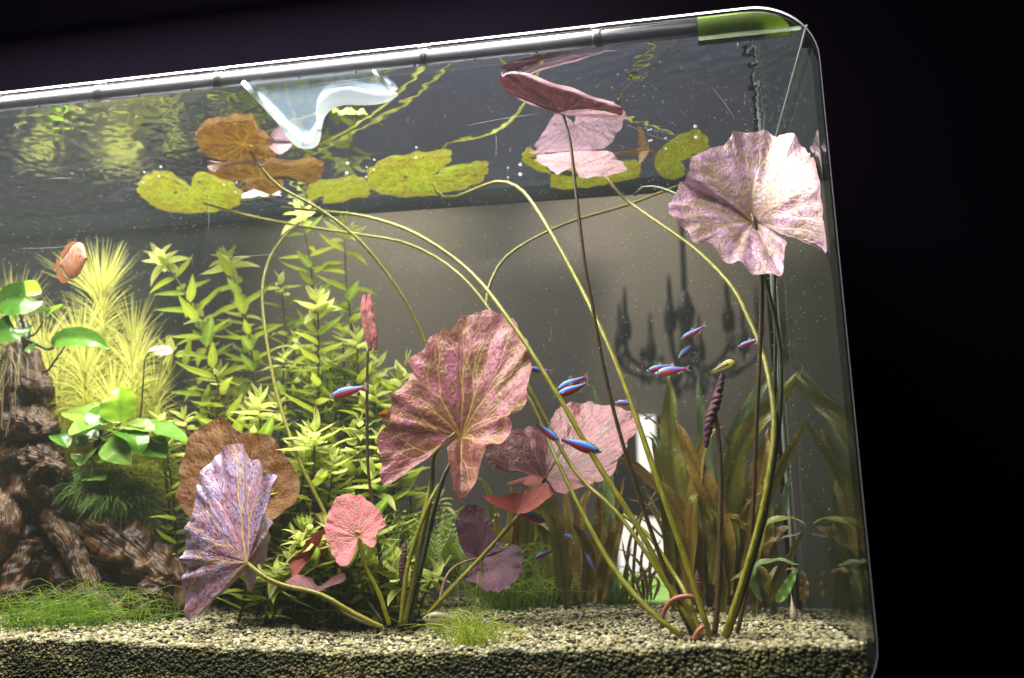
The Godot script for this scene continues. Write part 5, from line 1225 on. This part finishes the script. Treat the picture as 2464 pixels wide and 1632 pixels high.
func stray_pads() -> void:
	var t := thing("lily_pad", "brown yellow lily pad floating behind the red brown floating leaf", "lily pad", V(-.6436,.5160,-.1912), "loose pads floating at the back")
	lily(t, "blade", V(-.6436,.5160,-.1912), [V(-.6901,.5160,-.2003),V(-.7000,.5160,-.1824),V(-.7036,.5160,-.1652),V(-.6766,.5160,-.1609),V(-.6452,.5160,-.1584),V(-.6142,.5160,-.1559),V(-.5930,.5160,-.1713),V(-.5624,.5160,-.1687),V(-.5528,.5160,-.1821),V(-.5673,.5160,-.2084),V(-.5880,.5160,-.2220),V(-.6119,.5160,-.1966),V(-.6255,.5160,-.2070),V(-.6321,.5160,-.2323),V(-.6552,.5160,-.2431),V(-.6716,.5160,-.2265),V(-.6949,.5160,-.2226)], M.float_red, {"ruffle": 0.012})
	t = thing("lily_pad", "yellow brown lily pad floating left of the open slit pad", "lily pad", V(-.5824,.5160,-.2544), "loose pads floating at the back")
	lily(t, "blade", V(-.5824,.5160,-.2544), [V(-.6145,.5160,-.2775),V(-.6042,.5160,-.2471),V(-.5823,.5160,-.2318),V(-.5484,.5160,-.2288),V(-.5279,.5160,-.2236),V(-.5171,.5160,-.2429),V(-.5270,.5160,-.2731),V(-.5492,.5160,-.2750),V(-.5749,.5160,-.2852),V(-.6010,.5160,-.2857)], M.float_green, {"ruffle": 0.012})
	# a bright clear plastic cover lying in the water surface
	var c := thing("plastic_cover", "clear angular plastic cover with a bright white rim at the surface", "cover", V(-.5347,.5160,-.0907))
	var o: Array = [V(-.5520,.5160,.0072),V(-.5523,.5160,-.0255),V(-.5524,.5160,-.0837),V(-.5534,.5160,-.1179),V(-.5372,.5160,-.1207),V(-.5196,.5160,-.0993),V(-.5060,.5160,-.0747),V(-.4906,.5160,-.0502),V(-.4686,.5160,-.0318),V(-.4399,.5160,-.0254),V(-.4159,.5160,-.0296),V(-.4030,.5160,-.0384),V(-.4072,.5160,-.0137),V(-.4121,.5160,.0023)]
	var mb := Mb.new()
	var rim := spline(o, 60)
	var mid := Vector3.ZERO
	for p in rim: mid += p / 60.0
	var row := PackedVector3Array()
	for p in rim: row.append(p + Vector3(0, 0.001, 0))
	var inner := PackedVector3Array()
	for p in rim: inner.append(mid + Vector3(0, 0.001, 0))
	mb.rows([inner, row], true)
	part("sheet", mb.done(), see_through(Color(0.75, 0.85, 0.95), 0.10, 0.1), c)
	var white := mat(Color(0.74, 0.80, 0.86), 0.3, {"backlight_enabled": true, "backlight": Color(0.9, 0.9, 0.9)})
	part("rim", bar(o.slice(0, 3), [0.0030, 0.0026, 0.0036], 8, 20), white, c)
	part("rim", bar([V(-.5540,.5160,.0012),V(-.5538,.5160,-.0373),V(-.5551,.5160,-.0931)], [0.0012], 6, 20), white, c)
	part("rim", bar([V(-.5545,.5160,-.0776),V(-.5515,.5160,-.1140),V(-.5453,.5160,-.1193),V(-.5344,.5160,-.1170),V(-.5144,.5160,-.0904)], [0.002, 0.006, 0.0075, 0.006, 0.003], 10, 24), white, c)
	part("rim", bar([V(-.5160,.5160,-.0940),V(-.4988,.5160,-.0612),V(-.4800,.5160,-.0399),V(-.4578,.5160,-.0337),V(-.4365,.5160,-.0408),V(-.4184,.5160,-.0440),V(-.4045,.5160,-.0398)], [0.002, 0.004, 0.007, 0.009, 0.0095, 0.007, 0.002], 10, 30), white, c)
	part("rim", bar([V(-.4124,.5160,.0039),V(-.4112,.5160,-.0146),V(-.4088,.5160,-.0309)], [0.0018], 8, 12), white, c)
	var lf := thing("drifting_leaf", "small jagged light green leaf under the plastic cover", "leaf", V(-.4925,.5468,-.1200))
	leaf(lf, "blade", [V(-.4691,.5463,-.1200),V(-.4795,.5445,-.1150),V(-.4916,.5428,-.1100),V(-.5101,.5503,-.1100)], 0.03, Vector3(0.1, 0.7, 0.6), M.lime_leaf, {"kind": "spoon", "n": 22, "across": 7, "wave": 0.09, "c0": Color(0.30, 0.42, 0.06), "c1": Color(0.34, 0.46, 0.08)})
	# tape tag
	var w := thing("white_tag", "white plastic strip floating beside the two lobed pad", "strip", V(-.6799,.5160,-.2568))
	mb = Mb.new()
	var s: Array = [V(-.7151,.5160,-.2606),V(-.6879,.5160,-.2555),V(-.6656,.5160,-.2545),V(-.6442,.5160,-.2486)]
	blade(mb, s, 0.02, Vector3(0.1, 0.9, 0.3), {"kind": "x", "n": 12, "across": 5, "fold": 0.2, "wave": 0.06})
	part("strip", mb.done(), mat(Color(0.75, 0.75, 0.72), 0.4), w)

# ---------------------------------------------------------------- grass
func tuft(label: String, at: Array, blades: int, hgt: float, spread: float, c0: Color, c1: Color, w := 0.0008, called := "hairgrass") -> void:
	var t := thing(called, label, "grass", at[0])
	var mb := Mb.new()
	for k in blades:
		var b: Vector3 = at[0].lerp(at[at.size() - 1], rng.randf()) + Vector3(rng.randfn() * spread * 0.3, 0, rng.randfn() * spread * 0.25)
		b.y = ground(b.x, b.z)
		b.z = minf(b.z, -0.005)
		var a := rng.randf() * TAU
		var out := Vector3(cos(a), 0, sin(a) * 0.7)
		var h := hgt * (0.35 + 0.9 * pow(rng.randf(), 1.6))
		var r := spread * rng.randf_range(0.2, 1.0)
		var c := rng.randf_range(0.55, 1.35)
		var e := b + Vector3(0, h * rng.randf_range(0.6, 1.0), 0) + out * r
		e.z = minf(e.z, -0.004)
		var side := Vector3(-out.z, 0, out.x) * rng.randfn() * r * 0.25
		blade(mb, [b, b + Vector3(0, h * 0.65, 0) + out * r * 0.25 + side, b + Vector3(0, h, 0) + out * r * 0.8 - side * 0.3, e + out * r * 0.5], w, Vector3(0.1, 0.5, 1), {"n": 7, "across": 2, "fold": 0.0, "kind": "grass", "c0": c0 * c, "c1": c1 * c})
	tag(part("blades", mb.done(), M.lime_leaf, t), "", "", "", "stuff")

func low_grass() -> void:
	var c0 := Color(0.16, 0.30, 0.02)
	var c1 := Color(0.30, 0.46, 0.04)
	tuft("bright hairgrass clump in front of the driftwood, left part", [V(-.7692,-.0234,-.0403), V(-.7327,-.0223,-.0587)], 190, 0.030, 0.050, c0, c1)
	tuft("bright hairgrass clump in front of the driftwood, right part", [V(-.7327,-.0223,-.0587), V(-.6951,-.0211,-.0777)], 190, 0.034, 0.050, c0, c1)
	tuft("thin hairgrass by the end of the driftwood root", [V(-.6632,-.0217,-.0680), V(-.6502,-.0182,-.1234)], 60, 0.03, 0.04, c0, c1)
	tuft("isolated hairgrass tuft on the gravel in the middle", [V(-.3101,-.0190,-.0425)], 110, 0.024, 0.042, Color(0.34, 0.44, 0.03), Color(0.46, 0.56, 0.06))
	tuft("wispy long hairgrass behind the tuft in the middle", [V(-.3167,-.0180,-.0689)], 14, 0.060, 0.02, Color(0.26, 0.32, 0.03), Color(0.36, 0.42, 0.05))
	tuft("hairgrass bush behind the gravel in the middle", [V(-.3353,-.0110,-.2191), V(-.2845,-.0084,-.2578)], 380, 0.06, 0.05, c0, c1)
	tuft("hairgrass below the lilac leaf", [V(-.6548,-.0138,-.1925), V(-.6165,-.0128,-.2093)], 60, 0.020, 0.02, Color(0.2, 0.28, 0.02), Color(0.30, 0.38, 0.04))
	tuft("green grass bank behind the pink leaf", [V(-.5821,-.0142,-.1861), V(-.4699,-.0128,-.2085)], 500, 0.042, 0.03, Color(0.26, 0.38, 0.03), Color(0.34, 0.46, 0.04), 0.002)
	tuft("green grass along the back left of the lilac leaf", [V(-.7220,-.0137,-.1946), V(-.6133,-.0113,-.2324)], 400, 0.05, 0.03, c0, c1, 0.0018)
	tuft("grass around the foot of the strap leaved plants", [V(-.2889,-.0073,-.2855), V(-.1761,-.0061,-.3106)], 300, 0.035, 0.03, c0, c1, 0.0012)
	var b: Vector3 = V(-.6213,-.0134,-.1992)
	var t := thing("small_rosette", "small yellow green rosette on the gravel under the lilac leaf", "aquatic plant", b)
	for k in 8:
		var a := TAU * k / 8.0
		var o := Vector3(cos(a), 0, sin(a))
		leaf(t, "leaf", [b, b + o * 0.006 + V(0, 0.008, 0), b + o * 0.016 + V(0, 0.011, 0), b + o * 0.026 + V(0, 0.006, 0)], 0.006, Vector3.UP + o * 0.1, M.lime_leaf, {"kind": "spear", "n": 8, "across": 3, "c0": Color(0.34, 0.40, 0.06), "c1": Color(0.4, 0.46, 0.08)})

# ---------------------------------------------------------------- fish
func swim(v: Vector3, bend: float) -> Vector3:
	return v + Vector3(0, 0, bend * pow(maxf(0.15 - v.x, 0.0), 2.0))

func fish_body(profile: Array, girth: Array, paint: Callable, n := 26, sides := 32, bend := 0.0) -> ArrayMesh:
	# nose at x = 0.5, root of the tail at x = -0.38; height and thickness as lists along the body
	var rs := []
	var cols := []
	for i in n:
		var s := i / float(n - 1)
		var x := 0.5 - 0.88 * s
		var hh := pick(profile, s)
		var ww := pick(girth, s)
		var row := PackedVector3Array()
		var cr := PackedColorArray()
		for k in sides:
			var a := TAU * k / sides
			row.append(swim(Vector3(x, hh * sin(a), ww * cos(a)), bend))
			cr.append((paint as Callable).call(s, sin(a), cos(a)))
		rs.append(row)
		cols.append(cr)
	var mb := Mb.new()
	mb.rows(rs, true, cols)
	return mb.done()

func fin(pts: Array, spread: Array, n := 8, bend := 0.0) -> ArrayMesh:
	# a fan between a root line pts and a free edge spread
	var a := spline(pts, n)
	var b := spline(spread, n)
	var rs := []
	for j in 5:
		var row := PackedVector3Array()
		for i in n:
			var p := a[i].lerp(b[i], j / 4.0)
			p.z += 0.008 * sin(i * 2.2) * j / 4.0
			row.append(swim(p, bend))
		rs.append(row)
	var mb := Mb.new()
	mb.rows(rs)
	return mb.done()

func place(t: Node3D, nose: Vector3, tail: Vector3, lean := 0.0) -> void:
	var x := (nose - tail).normalized()
	var z := x.cross(Vector3.UP).normalized()
	var b := Basis(x, z.cross(x), z).rotated(x, lean)
	var l := nose.distance_to(tail)
	t.transform = Transform3D(b.scaled_local(Vector3.ONE * l), nose.lerp(tail, 0.5))

func fishes() -> void:
	var tetra := func(s: float, up: float, side: float) -> Color:
		var red := Color(0.34, 0.012, 0.018)
		var silver := Color(0.42, 0.36, 0.38)
		var back := Color(0.10, 0.10, 0.06)
		if up > 0.72: return back
		if up > 0.16 and s < 0.93: return Color(0.02, 0.14, 0.85).lerp(Color(0.10, 0.46, 0.95), smoothstep(0.35, 0.6, up) * (1.0 - s * 0.6))
		if s < 0.14: return silver
		return red.lerp(silver, smoothstep(-0.75, -0.98, up) * (1.0 - smoothstep(0.4, 0.7, s)))
	var girths := [0.012, 0.04, 0.058, 0.066, 0.066, 0.06, 0.05, 0.038, 0.026, 0.016, 0.01]
	var bends := [0.0, 0.42, -0.5, 0.2]
	var bodies := []
	var tails := []
	var anals := []
	for q in 4:
		var d: float = [1.0, 1.08, 0.93, 1.15][q]
		var prof := []
		for p in [0.012, 0.06, 0.095, 0.118, 0.125, 0.118, 0.10, 0.08, 0.06, 0.045, 0.04]: prof.append(p * d)
		bodies.append(fish_body(prof, girths, tetra, 26, 32, bends[q]))
		tails.append(fin([V(-0.37, 0.04, 0), V(-0.37, 0, 0), V(-0.37, -0.04, 0)], [V(-0.54, 0.13, 0), V(-0.43, 0.0, 0), V(-0.52, -0.12, 0)], 8, bends[q]))
		anals.append(fin([V(-0.08, -0.085 * d, 0), V(-0.16, -0.065 * d, 0), V(-0.26, -0.05, 0)], [V(-0.13, -0.17, 0), V(-0.2, -0.12, 0), V(-0.29, -0.07, 0)], 8, bends[q]))
	var body := fish_body([0.012, 0.06, 0.095, 0.118, 0.125, 0.118, 0.10, 0.08, 0.06, 0.045, 0.04], [0.012, 0.04, 0.058, 0.066, 0.066, 0.06, 0.05, 0.038, 0.026, 0.016, 0.01], tetra)
	var skin := mat(Color(1, 1, 1), 0.45, {"vertex_color_use_as_albedo": true})
	var clear := mat(Color(0.75, 0.72, 0.70, 0.35), 0.4, {"transparency": BaseMaterial3D.TRANSPARENCY_ALPHA})
	var tail := fin([V(-0.37, 0.04, 0), V(-0.37, 0, 0), V(-0.37, -0.04, 0)], [V(-0.52, 0.12, 0), V(-0.43, 0.0, 0), V(-0.52, -0.12, 0)])
	var dorsal := fin([V(0.08, 0.115, 0), V(0.02, 0.11, 0), V(-0.04, 0.10, 0)], [V(0.0, 0.21, 0), V(-0.06, 0.19, 0), V(-0.09, 0.13, 0)])
	var anal := fin([V(-0.08, -0.085, 0), V(-0.16, -0.065, 0), V(-0.26, -0.05, 0)], [V(-0.13, -0.16, 0), V(-0.2, -0.12, 0), V(-0.29, -0.07, 0)])
	var em := Mb.new()
	ball(em, Vector3.ZERO, Vector3(0.028, 0.028, 0.012), 6)
	var eye := em.done()
	var first: Node3D = null
	var list := [
		["cardinal tetra swimming alone left of the pink rolled leaf", V(-.4826,.2070,-.1000), V(-.4414,.2193,-.1000)],
		["cardinal tetra half hidden at the right edge of the mauve leaf", V(-.2841,.2426,-.1500), V(-.2609,.2423,-.1700)],
		["upper tetra of the pair crossing the long green stalk", V(-.2497,.2135,-.1300), V(-.2150,.2302,-.1300)],
		["lower tetra of the pair crossing the long green stalk", V(-.2464,.2025,-.1000), V(-.2114,.2163,-.1000)],
		["small tetra by the top rim of the purple leaf", V(-.1947,.2161,-.2200), V(-.1708,.2137,-.2200)],
		["topmost tetra in front of the chandelier", V(-.1197,.2865,-.2200), V(-.0906,.3004,-.2200)],
		["short tetra just under the topmost one", V(-.1225,.2690,-.2400), V(-.1019,.2906,-.2600)],
		["left tetra of the two side by side under the chandelier", V(-.1588,.2466,-.2000), V(-.1279,.2535,-.2000)],
		["right tetra of the two side by side under the chandelier", V(-.1493,.2354,-.1600), V(-.1130,.2417,-.1600)],
		["tetra behind the arched stalk near the end pane", V(-.0644,.2612,-.1600), V(-.0391,.2695,-.1600)],
		["tetra with its red tail up over the purple leaf", V(-.2400,.1573,-.0900), V(-.2644,.1767,-.0900)],
		["largest tetra, lying across the purple leaf, nose right", V(-.1992,.1452,-.0700), V(-.2413,.1596,-.0750)],
		["tetra under the red folded leaf, nose right", V(-.2574,.0830,-.1200), V(-.2879,.0942,-.1200)],
		["small tetra in the dark, facing the glass", V(-.2356,.0675,-.1600), V(-.2555,.0714,-.1900)],
		["tetra slanting nose down left in the dark", V(-.2746,.0470,-.1500), V(-.2545,.0573,-.1500)],
		["tetra diving nose first before the bright window", V(-.2134,.0383,-.1500), V(-.2272,.0565,-.1700)],
		["tiny far tetra between the two long stalks", V(-.1651,.2046,-.2800), V(-.1528,.2096,-.2800)]]
	for d in list:
		var t: Node3D
		if first == null:
			t = thing("tetra", d[0], "fish", Vector3.ZERO, "cardinal tetras")
			first = t
			part("body", body, skin, t)
			part("tail_fin", tail, clear, t)
			part("dorsal_fin", dorsal, clear, t)
			part("anal_fin", anal, clear, t)
			for s in [-1, 1]:
				var e := part("eye", eye, M.black, t)
				e.position = Vector3(0.405, 0.022, 0.043 * s)
		else:
			t = first.duplicate()
			t.name = numbered("tetra")
			add_child(t)
			t.set_meta("label", d[0])
		var which: int = int(used["tetra"]) * 3 % 4
		(t.get_node("body") as MeshInstance3D).mesh = bodies[which]
		(t.get_node("tail_fin") as MeshInstance3D).mesh = tails[which]
		(t.get_node("anal_fin") as MeshInstance3D).mesh = anals[which]
		place(t, d[1], d[2], rng.randf_range(-0.1, 0.3))
	# discus
	var disc := func(s: float, up: float, side: float) -> Color:
		return Color(0.62, 0.22, 0.09).lerp(Color(0.55, 0.40, 0.34), smoothstep(0.2, 0.6, nz.get_noise_2d(s * 5.0, up * 2.5) + 0.25 + 0.3 * up))
	var t := thing("discus", "round orange discus fish above the feathery plants", "fish")
	part("body", fish_body([0.03, 0.2, 0.33, 0.40, 0.42, 0.40, 0.35, 0.27, 0.17, 0.08, 0.07], [0.02, 0.05, 0.075, 0.085, 0.085, 0.08, 0.065, 0.05, 0.035, 0.02, 0.012], disc), skin, t)
	var of := mat(Color(0.75, 0.25, 0.10), 0.4, {"backlight_enabled": true, "backlight": Color(0.8, 0.8, 0.8)})
	part("tail_fin", fin([V(-0.37, 0.07, 0), V(-0.38, 0, 0), V(-0.37, -0.07, 0)], [V(-0.54, 0.16, 0), V(-0.54, 0, 0), V(-0.54, -0.16, 0)]), of, t)
	part("dorsal_fin", fin([V(0.12, 0.38, 0), V(-0.1, 0.36, 0), V(-0.34, 0.12, 0)], [V(0.05, 0.46, 0), V(-0.2, 0.46, 0), V(-0.44, 0.22, 0)]), of, t)
	part("anal_fin", fin([V(0.12, -0.38, 0), V(-0.1, -0.36, 0), V(-0.34, -0.12, 0)], [V(0.05, -0.46, 0), V(-0.2, -0.46, 0), V(-0.44, -0.22, 0)]), of, t)
	for s in [-1, 1]:
		var e := part("eye", eye, M.black, t)
		e.position = Vector3(0.37, 0.05, 0.055 * s)
	place(t, V(-.8207,.3874,-.1200), V(-.8751,.3881,-.1350))
	# small yellow striped fish over the furled leaf
	var yel := func(s: float, up: float, side: float) -> Color:
		if s > 0.28 and absf(up - 0.15) < 0.22 or (up > 0.55 and s > 0.3 and fmod(s * 9.0, 1.0) < 0.45): return Color(0.05, 0.04, 0.015)
		return Color(0.52, 0.42, 0.07).lerp(Color(0.6, 0.54, 0.24), smoothstep(0.0, -0.7, up))
	t = thing("striped_fish", "small yellow black striped fish nosing over the furled plum leaf", "fish")
	part("body", fish_body([0.07, 0.165, 0.2, 0.205, 0.19, 0.17, 0.15, 0.125, 0.1, 0.085, 0.08], [0.04, 0.12, 0.13, 0.11, 0.09, 0.075, 0.06, 0.045, 0.03, 0.02, 0.012], yel), skin, t)
	part("tail_fin", fin([V(-0.37, 0.045, 0), V(-0.37, 0, 0), V(-0.37, -0.045, 0)], [V(-0.52, 0.11, 0), V(-0.5, 0, 0), V(-0.52, -0.11, 0)]), mat(Color(0.5, 0.42, 0.1), 0.5), t)
	part("dorsal_fin", fin([V(0.12, 0.17, 0), V(0.0, 0.15, 0), V(-0.1, 0.13, 0)], [V(0.05, 0.26, 0), V(-0.06, 0.24, 0), V(-0.16, 0.17, 0)]), clear, t)
	for s in [-1, 1]:
		var e := part("eye", eye, M.black, t)
		e.position = Vector3(0.37, 0.05, 0.1 * s)
	place(t, V(-.0780,.2223,-.0550), V(-.1000,.2135,-.0550))
	# bottom fish
	var cory := func(s: float, up: float, side: float) -> Color:
		if absf(up - 0.3) < 0.14 and s > 0.22: return Color(0.09, 0.085, 0.04)
		return Color(0.25, 0.23, 0.12).lerp(Color(0.40, 0.38, 0.26), smoothstep(0.1, -0.6, up))
	t = thing("bottom_fish", "olive bottom fish with a dark side stripe resting by the lotus crown", "fish")
	part("body", fish_body([0.03, 0.09, 0.14, 0.17, 0.17, 0.155, 0.13, 0.1, 0.075, 0.055, 0.05], [0.03, 0.07, 0.1, 0.11, 0.105, 0.09, 0.07, 0.05, 0.034, 0.02, 0.012], cory), skin, t)
	part("tail_fin", fin([V(-0.37, 0.05, 0), V(-0.37, 0, 0), V(-0.37, -0.05, 0)], [V(-0.52, 0.13, 0), V(-0.47, 0, 0), V(-0.52, -0.13, 0)]), clear, t)
	part("dorsal_fin", fin([V(0.14, 0.165, 0), V(0.06, 0.165, 0), V(-0.02, 0.15, 0)], [V(0.06, 0.3, 0), V(0.0, 0.26, 0), V(-0.06, 0.18, 0)]), clear, t)
	for s in [-1, 1]:
		var e := part("eye", eye, M.black, t)
		e.position = Vector3(0.39, 0.05, 0.075 * s)
	place(t, V(-.3642,-.0039,-.0750), V(-.3271,-.0047,-.0800))
	var oto := func(s: float, up: float, side: float) -> Color:
		return Color(0.30, 0.25, 0.18).lerp(Color(0.16, 0.12, 0.08), smoothstep(0.1, 0.4, nz.get_noise_2d(s * 9.0, up * 4.0)))
	t = thing("sucker_fish", "small pale brown sucker fish standing upright by the end pane", "fish")
	part("body", fish_body([0.06, 0.11, 0.13, 0.13, 0.12, 0.11, 0.09, 0.07, 0.05, 0.04, 0.035], [0.06, 0.11, 0.12, 0.115, 0.1, 0.085, 0.065, 0.05, 0.03, 0.02, 0.012], oto), skin, t)
	part("tail_fin", fin([V(-0.37, 0.035, 0), V(-0.37, 0, 0), V(-0.37, -0.035, 0)], [V(-0.52, 0.1, 0), V(-0.47, 0, 0), V(-0.52, -0.1, 0)]), clear, t)
	place(t, V(-.0349,.0001,-.1200), V(-.0345,.0250,-.1300))

# ---------------------------------------------------------------- bubbles, specks
func small_things() -> void:
	var mb := Mb.new()
	ball(mb, Vector3.ZERO, Vector3(1, 0.75, 1), 6)
	var drop := mb.done()
	var spots := [V(-.4559,.5130,-.2212), V(-.4121,.5130,-.2155), V(-.4261,.5130,-.1717), V(-.3504,.5130,-.2208), V(-.4885,.5130,-.1931), V(-.5057,.5130,-.2106), V(-.5258,.5130,-.1960), V(-.3091,.5130,-.2368), V(-.3263,.5130,-.2433), V(-.1470,.5130,-.1782), V(-.7706,.5130,-.1641), V(-.8032,.5130,-.1769), V(-.7284,.5130,-.1884), V(-.7796,.5130,-.2122), V(-.7340,.5130,-.2086), V(-.7006,.5130,-.2009), V(-.5983,.5130,-.1394), V(-.6975,.5130,-.2238), V(-.0942,.5130,-.1791), V(-.0950,.5130,-.2212), V(-.1278,.5130,-.2003), V(-.1442,.5130,-.1774)]
	for k in spots.size():
		var o := part("air_bubble", drop, M.bubble)
		o.position = spots[k]
		o.scale = Vector3.ONE * [0.0024, 0.0026, 0.0015, 0.0013, 0.0015, 0.0014][k % 6]
		tag(o, "white air bubble clinging under a floating leaf", "bubble", "air bubbles under the floating leaves")
	# specks drifting in the water
	var sp := Mb.new()
	ball(sp, Vector3.ZERO, Vector3.ONE, 3)
	var mm := MultiMesh.new()
	mm.transform_format = MultiMesh.TRANSFORM_3D
	mm.mesh = sp.done()
	var n := 5000
	mm.instance_count = n
	for k in n:
		var x := -0.01 - 1.0 * pow(rng.randf(), 1.5)
		var y := lerpf(0.03, H - 0.004, pow(rng.randf(), 0.6))
		var z := -0.004 - 0.3 * pow(rng.randf(), 1.4)
		mm.set_instance_transform(k, Transform3D(Basis.from_scale(Vector3.ONE * rng.randf_range(0.00018, 0.00042)), Vector3(x, y, z)))
	var mi := MultiMeshInstance3D.new()
	mi.name = "drifting_dust"
	mi.multimesh = mm
	mi.material_override = mat(Color(0.9, 0.9, 0.92), 0.6)
	add_child(mi)
	tag(mi, "fine white specks drifting through the water", "dust", "", "stuff")
